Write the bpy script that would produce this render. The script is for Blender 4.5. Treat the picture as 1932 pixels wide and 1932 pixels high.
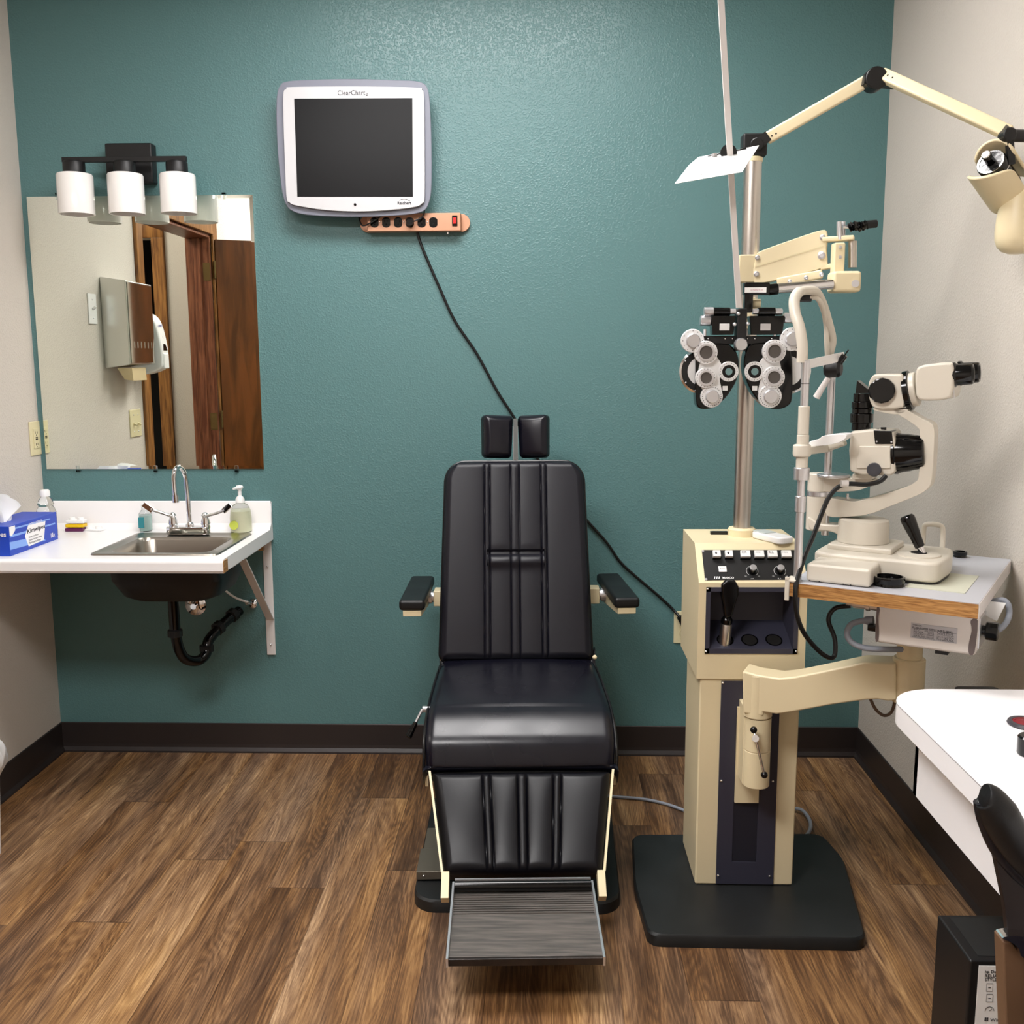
import bpy, bmesh, math, random
from mathutils import Vector as V, Matrix as M
random.seed(7)
for o in list(bpy.data.objects): bpy.data.objects.remove(o)
S = bpy.context.scene; C = S.collection
PI = math.pi
# ------------------------------------------------------------------ camera, world, lights, exposure
F, PITCH, YAW, ROLL = 1904.9, .15195, .03022, -.00423
EYE = V((1.7305, -3.4266, 1.3965))
_f = V((-math.sin(YAW)*math.cos(PITCH), math.cos(YAW)*math.cos(PITCH), -math.sin(PITCH)))
_r = V((math.cos(YAW), math.sin(YAW), 0)); _u = _r.cross(_f)
R_ = math.cos(ROLL)*_r + math.sin(ROLL)*_u; U_ = -math.sin(ROLL)*_r + math.cos(ROLL)*_u
cd = bpy.data.cameras.new('camera'); co = bpy.data.objects.new('camera', cd); C.objects.link(co)
cd.sensor_width = 36; cd.lens = F/1932*36; cd.clip_start = .02
co.matrix_world = M(((R_.x, U_.x, -_f.x, EYE.x), (R_.y, U_.y, -_f.y, EYE.y), (R_.z, U_.z, -_f.z, EYE.z), (0, 0, 0, 1)))
S.camera = co
S.view_settings.view_transform = 'Standard'; S.view_settings.look = 'None'
S.view_settings.gamma = 1; S.view_settings.use_curve_mapping = False; S.view_settings.exposure = 0.0
w = bpy.data.worlds.new('world'); S.world = w; w.use_nodes = True
w.node_tree.nodes['Background'].inputs[0].default_value = (.5, .5, .5, 1)
w.node_tree.nodes['Background'].inputs[1].default_value = .25
ROOM_W, ROOM_D, ROOM_H = 2.8404, 4.3, 2.74
LIGHTS = [(1.48, -1.0, 1.15, .60, 21.0), (.92, -2.75, 1.15, .60, 34.0)]   # troffers: x, y, size x, size y, strength

def ray(px, py): return _f + (px-966)/F*R_ - (py-966)/F*U_
def P(px, py, X=None, Y=None, Z=None, n=None, q=None):
    """the point of a real plane (x=X, y=Y, z=Z, or through q with normal n) that the camera sees at a photo position"""
    d = ray(px, py)
    if n is not None: return EYE + d*((q-EYE).dot(n)/d.dot(n))
    i, v = (0, X) if X is not None else (1, Y) if Y is not None else (2, Z)
    return EYE + d*((v-EYE[i])/d[i])
def lin(h):
    h = h.lstrip('#'); c = [int(h[i:i+2], 16)/255 for i in (0, 2, 4)]
    return tuple(x/12.92 if x <= .04045 else ((x+.055)/1.055)**2.4 for x in c)+(1,)

# ------------------------------------------------------------------ materials
def mat(name, col, rough=.5, metal=0, bump=0, bscale=200, bdetail=2, spec=.5, trans=0, emit=0, coat=0, var=None, vscale=3, stretch=None, alpha=1, ior=1.45, bdist=.001, aniso=0):
    m = bpy.data.materials.new(name); m.use_nodes = True; nt = m.node_tree; b = nt.nodes['Principled BSDF']
    c = lin(col) if isinstance(col, str) else col
    b.inputs['Base Color'].default_value = c
    b.inputs['Roughness'].default_value = rough; b.inputs['Metallic'].default_value = metal
    b.inputs['Specular IOR Level'].default_value = spec; b.inputs['Transmission Weight'].default_value = trans
    b.inputs['Coat Weight'].default_value = coat; b.inputs['Alpha'].default_value = alpha; b.inputs['IOR'].default_value = ior
    if aniso: b.inputs['Anisotropic'].default_value = aniso
    if emit:
        b.inputs['Emission Color'].default_value = c; b.inputs['Emission Strength'].default_value = emit
    tc = nt.nodes.new('ShaderNodeTexCoord'); mp = nt.nodes.new('ShaderNodeMapping'); nt.links.new(tc.outputs['Object'], mp.inputs[0])
    if stretch: mp.inputs['Scale'].default_value = stretch
    if bump:
        n = nt.nodes.new('ShaderNodeTexNoise'); n.inputs['Scale'].default_value = bscale; n.inputs['Detail'].default_value = bdetail
        bp = nt.nodes.new('ShaderNodeBump'); bp.inputs['Strength'].default_value = bump; bp.inputs['Distance'].default_value = bdist
        nt.links.new(mp.outputs[0], n.inputs[0]); nt.links.new(n.outputs[0], bp.inputs['Height']); nt.links.new(bp.outputs[0], b.inputs['Normal'])
    if var:
        n2 = nt.nodes.new('ShaderNodeTexNoise'); n2.inputs['Scale'].default_value = vscale; n2.inputs['Detail'].default_value = 6
        rp = nt.nodes.new('ShaderNodeValToRGB'); rp.color_ramp.elements[0].color = c; rp.color_ramp.elements[1].color = lin(var)
        rp.color_ramp.elements[0].position = .35; rp.color_ramp.elements[1].position = .68
        nt.links.new(mp.outputs[0], n2.inputs[0]); nt.links.new(n2.outputs[0], rp.inputs[0]); nt.links.new(rp.outputs[0], b.inputs['Base Color'])
    return m
def wood(name, c1, c2, scale=6, stretch=(14, 14, 1), rough=.4):
    m = mat(name, c1, rough); nt = m.node_tree; b = nt.nodes['Principled BSDF']
    tc = nt.nodes.new('ShaderNodeTexCoord'); mp = nt.nodes.new('ShaderNodeMapping'); mp.inputs['Scale'].default_value = stretch
    n = nt.nodes.new('ShaderNodeTexNoise'); n.inputs['Scale'].default_value = scale; n.inputs['Detail'].default_value = 8; n.inputs['Distortion'].default_value = .8
    rp = nt.nodes.new('ShaderNodeValToRGB'); rp.color_ramp.elements[0].color = lin(c1); rp.color_ramp.elements[1].color = lin(c2)
    rp.color_ramp.elements[0].position = .36; rp.color_ramp.elements[1].position = .62
    nt.links.new(tc.outputs['Object'], mp.inputs[0]); nt.links.new(mp.outputs[0], n.inputs[0]); nt.links.new(n.outputs[0], rp.inputs[0]); nt.links.new(rp.outputs[0], b.inputs['Base Color'])
    return m
def paint(name, col, rough, strength, dist=.0022):
    m = mat(name, col, rough); nt = m.node_tree; b = nt.nodes['Principled BSDF']
    tc = nt.nodes.new('ShaderNodeTexCoord')
    n = nt.nodes.new('ShaderNodeTexNoise'); n.inputs['Scale'].default_value = 165; n.inputs['Detail'].default_value = 3; n.inputs['Roughness'].default_value = .55
    rp = nt.nodes.new('ShaderNodeMapRange'); rp.inputs[1].default_value = .42; rp.inputs[2].default_value = .72; rp.interpolation_type = 'SMOOTHSTEP'
    n2 = nt.nodes.new('ShaderNodeTexNoise'); n2.inputs['Scale'].default_value = 14; n2.inputs['Detail'].default_value = 2
    ad = nt.nodes.new('ShaderNodeMath'); ad.operation = 'MULTIPLY_ADD'; ad.inputs[1].default_value = .9
    bp = nt.nodes.new('ShaderNodeBump'); bp.inputs['Strength'].default_value = strength; bp.inputs['Distance'].default_value = dist
    nt.links.new(tc.outputs['Object'], n.inputs[0]); nt.links.new(tc.outputs['Object'], n2.inputs[0])
    nt.links.new(n.outputs[0], rp.inputs[0]); nt.links.new(n2.outputs[0], ad.inputs[0]); nt.links.new(rp.outputs[0], ad.inputs[2])
    nt.links.new(ad.outputs[0], bp.inputs['Height']); nt.links.new(bp.outputs[0], b.inputs['Normal'])
    return m
def floor_mat():
    m = mat('oak_plank_vinyl', '#7a5636', .42); nt = m.node_tree; N = nt.nodes.new; L = nt.links.new; b = nt.nodes['Principled BSDF']
    tc = N('ShaderNodeTexCoord'); sp = N('ShaderNodeSeparateXYZ'); L(tc.outputs['Object'], sp.inputs[0])
    def mth(op, a, b_=None, c=None):
        n = N('ShaderNodeMath'); n.operation = op
        for i, v in enumerate((a, b_, c)):
            if v is None: continue
            if isinstance(v, (int, float)): n.inputs[i].default_value = v
            else: L(v, n.inputs[i])
        return n.outputs[0]
    xs = mth('DIVIDE', mth('SUBTRACT', sp.outputs[0], .025), .151); row = mth('FLOOR', xs)
    wn = N('ShaderNodeTexWhiteNoise'); wn.noise_dimensions = '1D'; L(row, wn.inputs['W'])
    ys = mth('ADD', mth('DIVIDE', sp.outputs[1], 1.22), mth('MULTIPLY', wn.outputs[0], 1.0)); pl = mth('FLOOR', ys)
    cid = N('ShaderNodeCombineXYZ'); L(row, cid.inputs[0]); L(pl, cid.inputs[1])
    w2 = N('ShaderNodeTexWhiteNoise'); w2.noise_dimensions = '3D'; L(cid.outputs[0], w2.inputs['Vector'])
    # grain coordinates, shifted per plank
    gx = mth('MULTIPLY', sp.outputs[0], 1.0); off = mth('MULTIPLY', w2.outputs[0], 37.0)
    g = N('ShaderNodeCombineXYZ'); L(gx, g.inputs[0]); L(mth('MULTIPLY', sp.outputs[1], .085), g.inputs[1]); L(off, g.inputs[2])
    big = N('ShaderNodeTexNoise'); big.inputs['Scale'].default_value = 10; big.inputs['Detail'].default_value = 1.5; L(g.outputs[0], big.inputs[0])
    # cathedral rings: contour lines of a smooth field
    rings = mth('FRACT', mth('MULTIPLY', big.outputs[0], 34.0))
    tri = mth('ABSOLUTE', mth('SUBTRACT', rings, .5))
    fg = N('ShaderNodeCombineXYZ'); L(mth('MULTIPLY', sp.outputs[0], 1.0), fg.inputs[0]); L(mth('MULTIPLY', sp.outputs[1], .035), fg.inputs[1]); L(off, fg.inputs[2])
    fine = N('ShaderNodeTexNoise'); fine.inputs['Scale'].default_value = 260; fine.inputs['Detail'].default_value = 5; fine.inputs['Roughness'].default_value = .7; L(fg.outputs[0], fine.inputs[0])
    mid = N('ShaderNodeTexNoise'); mid.inputs['Scale'].default_value = 24; mid.inputs['Detail'].default_value = 6; mid.inputs['Distortion'].default_value = .25; L(g.outputs[0], mid.inputs[0])
    v = mth('ADD', mth('MULTIPLY', tri, .30), mth('MULTIPLY', fine.outputs[0], 1.0))
    v = mth('ADD', v, mth('MULTIPLY', mid.outputs[0], .95)); v = mth('ADD', v, mth('MULTIPLY', w2.outputs[0], .24)); v = mth('SUBTRACT', v, .66)
    rp = N('ShaderNodeValToRGB'); L(v, rp.inputs[0]); e = rp.color_ramp.elements
    e[0].position = .08; e[0].color = lin('#3a2414'); e[1].position = .95; e[1].color = lin('#c49c68')
    for p_, c_ in ((.34, '#5a3e26'), (.52, '#7b5836'), (.72, '#9d774c')): k = e.new(p_); k.color = lin(c_)
    fx = mth('FRACT', xs); fy = mth('FRACT', ys)
    ex = mth('LESS_THAN', fx, .012); ey = mth('LESS_THAN', fy, .0025); seam = mth('MAXIMUM', ex, ey)
    mx = N('ShaderNodeMixRGB'); mx.blend_type = 'MULTIPLY'; L(mth('MULTIPLY', seam, .55), mx.inputs[0]); L(rp.outputs[0], mx.inputs[1]); mx.inputs[2].default_value = (.15, .1, .07, 1)
    hn = N('ShaderNodeTexNoise'); hn.inputs['Scale'].default_value = 7; hn.inputs['Detail'].default_value = 3; L(g.outputs[0], hn.inputs[0])
    hm = N('ShaderNodeMapRange'); hm.inputs[1].default_value = .42; hm.inputs[2].default_value = .68; hm.inputs[4].default_value = .35; L(hn.outputs[0], hm.inputs[0])
    hs = N('ShaderNodeHueSaturation'); hs.inputs['Saturation'].default_value = .45; L(mx.outputs[0], hs.inputs['Color']); m2 = N('ShaderNodeMixRGB'); L(hm.outputs[0], m2.inputs[0]); L(mx.outputs[0], m2.inputs[1]); L(hs.outputs[0], m2.inputs[2])
    L(m2.outputs[0], b.inputs['Base Color'])
    rr = mth('MULTIPLY_ADD', fine.outputs[0], .25, .3); L(rr, b.inputs['Roughness'])
    bp = N('ShaderNodeBump'); bp.inputs['Strength'].default_value = .35; bp.inputs['Distance'].default_value = .0012; L(v, bp.inputs['Height']); L(bp.outputs[0], b.inputs['Normal'])
    return m
def leather(name, col='#0c0c16', rough=.40, bp_=.25, sp=.45, dt=8):
    m = mat(name, col, rough, bump=bp_, bscale=420, bdetail=3, bdist=.0005, spec=sp)
    nt = m.node_tree; b = nt.nodes['Principled BSDF']
    tc = nt.nodes.new('ShaderNodeTexCoord'); n = nt.nodes.new('ShaderNodeTexNoise'); n.inputs['Scale'].default_value = 9; n.inputs['Detail'].default_value = dt
    mr = nt.nodes.new('ShaderNodeMapRange'); mr.inputs[3].default_value = rough-.06; mr.inputs[4].default_value = rough+.12
    nt.links.new(tc.outputs['Object'], n.inputs[0]); nt.links.new(n.outputs[0], mr.inputs[0]); nt.links.new(mr.outputs[0], b.inputs['Roughness'])
    return m
TEAL = paint('teal_wall_paint', '#567b7c', .31, .36)
GREIGE = paint('warm_grey_wall_paint', '#cec6bc', .7, .4)
FLOOR = floor_mat()
BASEB = mat('dark_cove_base_vinyl', '#2b2524', .42)
CEIL = mat('white_ceiling', '#b4b4b0', .9, bump=.3, bscale=150)
LEATH = leather('black_leather'); LEATH_SHADE = leather('black_leather_shaded', '#07070d', .36, .25, .34); LEATHS = leather('black_seat_leather', rough=.26, bp_=0, sp=.5, dt=1); LEATHM = leather('black_leather_matte', '#0e0f11', .42)  # leg leather: same leather, colour darkened to offset the light it catches
PIPE = mat('black_piping', '#08080a', .3)
CREAM = mat('cream_enamel', '#e2d3ae', .36, bump=.05, bscale=350)
IVORY = mat('ivory_enamel', '#d0c9bb', .33, bump=.06, bscale=450)
IVORY2 = mat('ivory_plastic', '#d9cfa8', .4)
NAVY = mat('dark_navy_panel', '#363644', .4, bump=.1, bscale=600)
BLK = mat('black_plastic', '#0b0b0c', .35); BLKG = mat('gloss_black', '#060607', .12); BLKM = mat('matte_black_metal', '#121213', .45)
RUBB = mat('black_base_rubber', '#141617', .5, var='#1c1e1f', vscale=9, bump=.12, bscale=500)
CHROME = mat('chrome', '#e6e6e8', .09, 1); STEEL = mat('brushed_steel', '#cfc9c2', .3, 1, bump=.04, bscale=40, stretch=(30, 30, .5)); SILV = mat('satin_silver', '#dcdce0', .3, .9)
SSTEEL = mat('sink_steel', '#9c968c', .28, .95, bump=.04, bscale=30, stretch=(1, 20, 1))
WLAM = mat('white_laminate', '#f0eeee', .28); WGLASS = mat('opal_glass', '#f2efec', .18, coat=.3); DESKW = mat('white_desk_laminate', '#f4f3f5', .35)
GREYT = mat('grey_table_laminate', '#b9bac0', .35); GREYH = mat('grey_housing_plastic', '#777a87', .4); BEZEL = mat('silver_bezel', '#c2c2c4', .4, .1)
SCREEN = mat('dark_screen', '#0c0c0e', .3, spec=.18); TAN = mat('copper_tan_metal', '#c08f72', .42, .25); RED = mat('red_switch', '#c21e1e', .25)
PAPER = mat('white_paper', '#f3f3f1', .7); TXT = mat('dark_print', '#2a2a30', .7); WTXT = mat('white_print', '#f1f1f1', .6); GTXT = mat('grey_print', '#454b4b', .7)
WORNED = wood('worn_wood_edge', '#84592f', '#b98a52', 7, (3, 3, 45)); OAK = wood('oak_trim', '#6b431f', '#a2703c', 5, (16, 16, 1.2), .35); REDOAK = wood('reddish_trim', '#5c2f1c', '#8a553a', 5, (18, 18, 1.2), .4)
DOORW = wood('brown_door_veneer', '#54300f', '#7a461c', 3, (5, 5, .8), .35)
MIRR = mat('mirror_silver', '#f4f8ef', .008, 1)
CLEAR = mat('clear_plastic', '#f4f8f8', .06, trans=1, ior=1.2); LIQ = mat('pale_yellow_soap', '#eae8c8', .3); GREENL = mat('lime_label', '#cbd85c', .5); TEALL = mat('teal_label', '#2c7f88', .5)
BLUE = mat('royal_blue_card', '#1440b4', .4); LBLUE = mat('light_blue_print', '#7fa6ea', .4)
YEL = mat('yellow_plastic', '#e2b912', .4); PURP = mat('purple_plastic', '#5b1d4c', .4); WPLA = mat('white_plastic', '#ecebea', .35); WMET = mat('white_painted_steel', '#d8d3d0', .4)
ALU = mat('worn_ribbed_aluminium', '#555350', .5, .45, bump=.7, bscale=6, bdetail=6, stretch=(3, 40, 40), bdist=.001, var='#77706b', vscale=3)
PEDAL = mat('grey_pedal_metal', '#6d675c', .4, .6); GCAB = mat('grey_cable', '#8d929c', .5); SCUFF = mat('scuffed_ivory_metal', '#d9d2cb', .45); SCUFD = mat('bare_worn_metal', '#6d6260', .5, .4)
TISS = mat('thin_tissue', '#f4f4f4', .8, trans=0); TOWEL = mat('unbleached_paper', '#d8c39a', .8); BRASS = mat('old_brass', '#7e6a45', .35, .9); BAG = mat('thin_white_bag', '#e9e9ea', .3)
SHADE_BLK = mat('painted_shade_black', '#0a0807', .9); BOXB = mat('black_case', '#161617', .42); BRONZE = mat('bronze_wood_arm', '#6d5440', .3); LENSG = mat('lens_glass', '#dfe9e9', .03, trans=1, ior=1.3)  # first one is near-black painted as shade: unlit room, slots, holes
DBROWN = mat('dark_brown_upholstery', '#1f1615', .45); CRED = mat('dark_red_glass', '#7a1420', .15); LABEL = mat('silver_label', '#b5b2b4', .4); GREENG = mat('beige_green_plate', '#c9cab8', .4)

# ------------------------------------------------------------------ building helpers
WL = {}
def frame(z):   # rotation taking +Z to direction z
    z = V(z).normalized(); a = V((0, 0, 1)) if abs(z.z) < .9 else V((0, 1, 0)); x = a.cross(z).normalized(); y = z.cross(x)
    return M((x, y, z)).transposed()
def spline(pts, n=6, closed=True):
    pts = [V(p) for p in pts]; L = len(pts); out = []
    rng = range(L) if closed else range(L-1)
    for i in rng:
        g = (lambda k: pts[k % L]) if closed else (lambda k: pts[max(0, min(L-1, k))])
        p0, p1, p2, p3 = g(i-1), g(i), g(i+1), g(i+2)
        for k in range(n):
            t = k/n; out.append(.5*((2*p1)+(p2-p0)*t+(2*p0-5*p1+4*p2-p3)*t*t+(3*p1-p0-3*p2+p3)*t**3))
    if not closed: out.append(pts[-1])
    return out
class MB:
    def __init__(s, m=None): s.v = []; s.f = []; s.sm = []; s.m = m
    def add(s, vs, fs, sm=False):
        b = len(s.v); s.v += [s.m @ V(p) if s.m else V(p) for p in vs]; s.f += [tuple(b+i for i in f) for f in fs]; s.sm += [sm]*len(fs); return s
    def box(s, x0, x1, y0, y1, z0, z1):
        x0, x1 = sorted((x0, x1)); y0, y1 = sorted((y0, y1)); z0, z1 = sorted((z0, z1))
        return s.add([(x, y, z) for z in (z0, z1) for y in (y0, y1) for x in (x0, x1)], [(0, 2, 3, 1), (4, 5, 7, 6), (0, 1, 5, 4), (2, 6, 7, 3), (0, 4, 6, 2), (1, 3, 7, 5)])
    def bar(s, a, b, wx, wy, up=(0, 0, 1)):   # box section between two points
        a, b = V(a), V(b); d = (b-a).normalized(); x = d.cross(V(up)).normalized(); y = x.cross(d)
        vs = [p+x*i*wx/2+y*j*wy/2 for p in (a, b) for i, j in ((-1, -1), (1, -1), (1, 1), (-1, 1))]
        return s.add(vs, [(3, 2, 1, 0), (4, 5, 6, 7), (0, 1, 5, 4), (1, 2, 6, 5), (2, 3, 7, 6), (3, 0, 4, 7)])
    def lathe(s, prof, o, ax=(0, 0, 1), n=32, sx=1, sm=True):   # prof: (radius, height)
        o = V(o); R = frame(ax); vs = []; fs = []; k = len(prof)
        for i in range(n):
            a = 2*PI*i/n
            for r, h in prof: vs.append(o+R @ V((r*math.cos(a)*sx, r*math.sin(a), h)))
        for i in range(n):
            j = (i+1) % n
            for q in range(k-1): fs.append((i*k+q, j*k+q, j*k+q+1, i*k+q+1))
        s.add(vs, fs, sm)
        if prof[0][0] > 1e-6: s.add([vs[i*k] for i in range(n)], [tuple(range(n-1, -1, -1))])
        if prof[-1][0] > 1e-6: s.add([vs[i*k+k-1] for i in range(n)], [tuple(range(n))])
        return s
    def cyl(s, a, b, r, r2=None, n=28, bev=0):
        a, b = V(a), V(b); L = (b-a).length; r2 = r if r2 is None else r2
        pr = [(r-bev, 0), (r, bev), (r2, L-bev), (r2-bev, L)] if bev else [(r, 0), (r2, L)]
        return s.lathe(pr, a, b-a, n)
    def ring(s, o, ax, R, r, h, n=36):   # flat tube: outer R, inner r
        return s.lathe([(r, 0), (R, 0), (R, h), (r, h), (r, 0)], o, ax, n, sm=False)
    def sph(s, o, r, n=16, sz=1):
        return s.lathe([(r*math.sin(PI*i/n) if 0 < i < n else 0, -r*sz*math.cos(PI*i/n)) for i in range(n+1)], o, (0, 0, 1), 24)
    def tube(s, pts, r, n=12, smooth=5, closed=False):
        pts = [V(p) for p in pts]; L0 = len(pts)
        if smooth: pts = spline(pts, smooth, closed)
        rr = r if callable(r) else (lambda t: r); vs = []; fs = []; k = len(pts); prev = None
        for i, p in enumerate(pts):
            t = (pts[(i+1) % k if closed else min(k-1, i+1)]-pts[(i-1) % k if closed else max(0, i-1)]).normalized()
            if prev is None: x = frame(t) @ V((1, 0, 0))
            else: x = (prev-t*prev.dot(t)).normalized()
            prev = x; y = t.cross(x); q = rr(i/(k-1))
            for j in range(n):
                a = 2*PI*j/n; vs.append(p+q*(x*math.cos(a)+y*math.sin(a)))
        for i in range(k if closed else k-1):
            for j in range(n): fs.append((i*n+j, i*n+(j+1) % n, ((i+1) % k)*n+(j+1) % n, ((i+1) % k)*n+j))
        s.add(vs, fs, True)
        if not closed: s.add(vs[:n], [tuple(range(n-1, -1, -1))]); s.add(vs[-n:], [tuple(range(n))])
        return s
    def prism(s, pts, d, sm=False):   # polygon extruded by vector d
        pts = [V(p) for p in pts]; d = V(d); n = len(pts)
        nr = sum(((pts[i]-pts[0]).cross(pts[(i+1) % n]-pts[0]) for i in range(n)), V((0, 0, 0)))
        if nr.dot(d) > 0: pts = pts[::-1]
        s.add(pts+[p+d for p in pts], [(i, (i+1) % n+0, (i+1) % n+n, i+n)[::-1] for i in range(n)], sm)
        s.add(pts+[p+d for p in pts], [tuple(range(n)), tuple(range(2*n-1, n-1, -1))])
        return s
    def grid(s, fn, nu, nv):
        vs = [fn(i/nu, j/nv) for j in range(nv+1) for i in range(nu+1)]
        fs = [(j*(nu+1)+i, j*(nu+1)+i+1, (j+1)*(nu+1)+i+1, (j+1)*(nu+1)+i) for j in range(nv) for i in range(nu)]
        return s.add(vs, fs, True)
    def build(s, name, m, parent=None, label=None, bev=0, seg=2, sub=0, fix=True):
        vs = s.v; lo = V([min(p[i] for p in vs) for i in range(3)]); hi = V([max(p[i] for p in vs) for i in range(3)])
        c = (lo+hi)/2
        if parent is None: c.z = lo.z
        me = bpy.data.meshes.new(name); me.from_pydata([p-c for p in vs], [], s.f); me.materials.append(m)
        me.polygons.foreach_set('use_smooth', s.sm)
        if fix:
            bm = bmesh.new(); bm.from_mesh(me); bmesh.ops.remove_doubles(bm, verts=bm.verts, dist=1e-6); bmesh.ops.recalc_face_normals(bm, faces=bm.faces)
            if not bev:
                for e in bm.edges:
                    if len(e.link_faces) == 2 and e.calc_face_angle(0) > .62: e.smooth = False
            bm.to_mesh(me); bm.free()
        me.update()
        o = bpy.data.objects.new(name, me); C.objects.link(o)
        pw = WL[parent.name] if parent else V((0, 0, 0))
        o.location = c-pw; o.parent = parent; WL[o.name] = c
        if label: o['label'] = label
        if bev:
            b = o.modifiers.new('bevel', 'BEVEL'); b.width = bev; b.segments = seg; b.limit_method = 'ANGLE'; b.angle_limit = .7; b.harden_normals = False
            for p in me.polygons: p.use_smooth = True
            try:
                a = o.modifiers.new('wn', 'WEIGHTED_NORMAL'); a.keep_sharp = False
            except Exception: pass
        if sub: q = o.modifiers.new('sub', 'SUBSURF'); q.levels = sub; q.render_levels = sub
        return o
def tag(o, label, cat, group=None):
    o['label'] = label; o['category'] = cat
    if group: o['group'] = group
    return o
def thing(name, label, cat, loc, group=None):
    o = bpy.data.objects.new(name, None); C.objects.link(o); o.location = loc; o.empty_display_size = .05; WL[o.name] = V(loc)
    return tag(o, label, cat, group)
def struct(o): o['kind'] = 'structure'; return o
def text(body, at, w, m, parent, name='lettering', n=(0, -1, 0), right=(1, 0, 0), bold=False, h=None, label=None):
    """lettering of width w centred at a point, on a surface with normal n"""
    cu = bpy.data.curves.new(name, 'FONT'); cu.body = body; cu.extrude = .004; cu.align_x = 'CENTER'; cu.align_y = 'CENTER'
    if bold: cu.offset = .018
    cu.resolution_u = 3
    t = bpy.data.objects.new('tmp', cu); C.objects.link(t); bpy.context.view_layer.update()
    me = bpy.data.meshes.new_from_object(t.evaluated_get(bpy.context.evaluated_depsgraph_get())); bpy.data.objects.remove(t)
    xs = [v.co.x for v in me.vertices]; ys = [v.co.y for v in me.vertices]
    sx = w/(max(xs)-min(xs)); sy = sx if h is None else h/(max(ys)-min(ys)); cx = (max(xs)+min(xs))/2; cy = (max(ys)+min(ys))/2
    n = V(n).normalized(); r = V(right).normalized(); u = n.cross(r); at = V(at)
    mb = MB(); mb.v = [at+r*(v.co.x-cx)*sx+u*(v.co.y-cy)*sy+n*(v.co.z*sx+.0003) for v in me.vertices]; mb.f = [tuple(p.vertices) for p in me.polygons]; mb.sm = [False]*len(mb.f)
    bpy.data.meshes.remove(me)
    return mb.build(name, m, parent, label, fix=False)

# ------------------------------------------------------------------ the room
TH = .13; D0, D1, DH = -1.0, -1.96, 2.035      # doorway in the left wall
def wallbox(name, m, *b): return struct(MB().box(*b).build(name, m))
wallbox('floor', FLOOR, -2.2, ROOM_W+.1, -ROOM_D-.1, .1, -.05, 0)
wallbox('ceiling', CEIL, -2.2, ROOM_W+.1, -ROOM_D-.1, .1, ROOM_H, ROOM_H+.05)
wallbox('wall_back', TEAL, -TH, ROOM_W+.1, 0, .1, 0, ROOM_H)
wallbox('wall_right', GREIGE, ROOM_W, ROOM_W+.1, -ROOM_D, 0, 0, ROOM_H)
wallbox('wall_front', GREIGE, -2.2, ROOM_W+.1, -ROOM_D-.1, -ROOM_D, 0, ROOM_H)
struct(MB().box(-TH, 0, D0, 0, 0, ROOM_H).box(-TH, 0, D1, D0, DH, ROOM_H).box(-TH, 0, -ROOM_D, D1, 0, ROOM_H).build('wall_left', GREIGE))
# hallway outside the door, seen only in the mirror
HY = -2.08
struct(MB().box(-2.2, -1.15, HY-.1, HY, 0, ROOM_H).box(-.355, -TH, HY-.1, HY, 0, ROOM_H).box(-1.15, -.355, HY-.1, HY, 2.035, ROOM_H).build('wall_hall_end', GREIGE))
wallbox('wall_hall_side', GREIGE, -2.2, -2.1, HY, .1, 0, ROOM_H)
wallbox('wall_hall_back', GREIGE, -2.1, -TH, 0, .1, 0, ROOM_H)
wallbox('wall_dark_room', SHADE_BLK, -1.3, -.2, HY-.9, HY-.8, 0, ROOM_H)  # black sheet paints the darkness of the unlit room
struct(MB().box(-1.22, -1.15, HY, HY+.018, 0, 2.035).box(-.355, -.288, HY, HY+.018, 0, 2.035).box(-1.22, -.288, HY, HY+.018, 2.035, 2.105).build('door_2', OAK, bev=.003))
# cove base
def base(name, a, b, nrm):
    a, b, n = V(a), V(b), V(nrm); H = .1077; pr = [(0, 0), (.014, 0), (.013, .006), (.006, .018), (.0045, .03), (.0045, H-.002), (.0025, H), (0, H)]
    return struct(MB().prism([a+n*x+V((0, 0, z)) for x, z in pr], b-a).build(name, BASEB))
base('baseboard_back', (0, -.0005, 0), (ROOM_W, -.0005, 0), (0, -1, 0)); base('baseboard_left', (.0005, 0, 0), (.0005, D0+.07, 0), (1, 0, 0)); base('baseboard_right', (ROOM_W-.0005, 0, 0), (ROOM_W-.0005, -ROOM_D, 0), (-1, 0, 0))
# door casing, jambs
cs = MB().box(0, .016, D0+.066, D0, 0, DH+.066).box(0, .016, D1, D1-.066, 0, DH+.066).box(0, .016, D1, D0, DH, DH+.066)
struct(cs.build('trim_1', OAK, bev=.004))
struct(MB().box(-TH, 0, D0-.018, D0, 0, DH).box(-TH, 0, D1, D1+.018, 0, DH).box(-TH, 0, D1, D0, DH-.018, DH).box(-.085, -.05, D1+.018, D1+.03, 0, DH-.018).build('trim_2', REDOAK, bev=.002))
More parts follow.
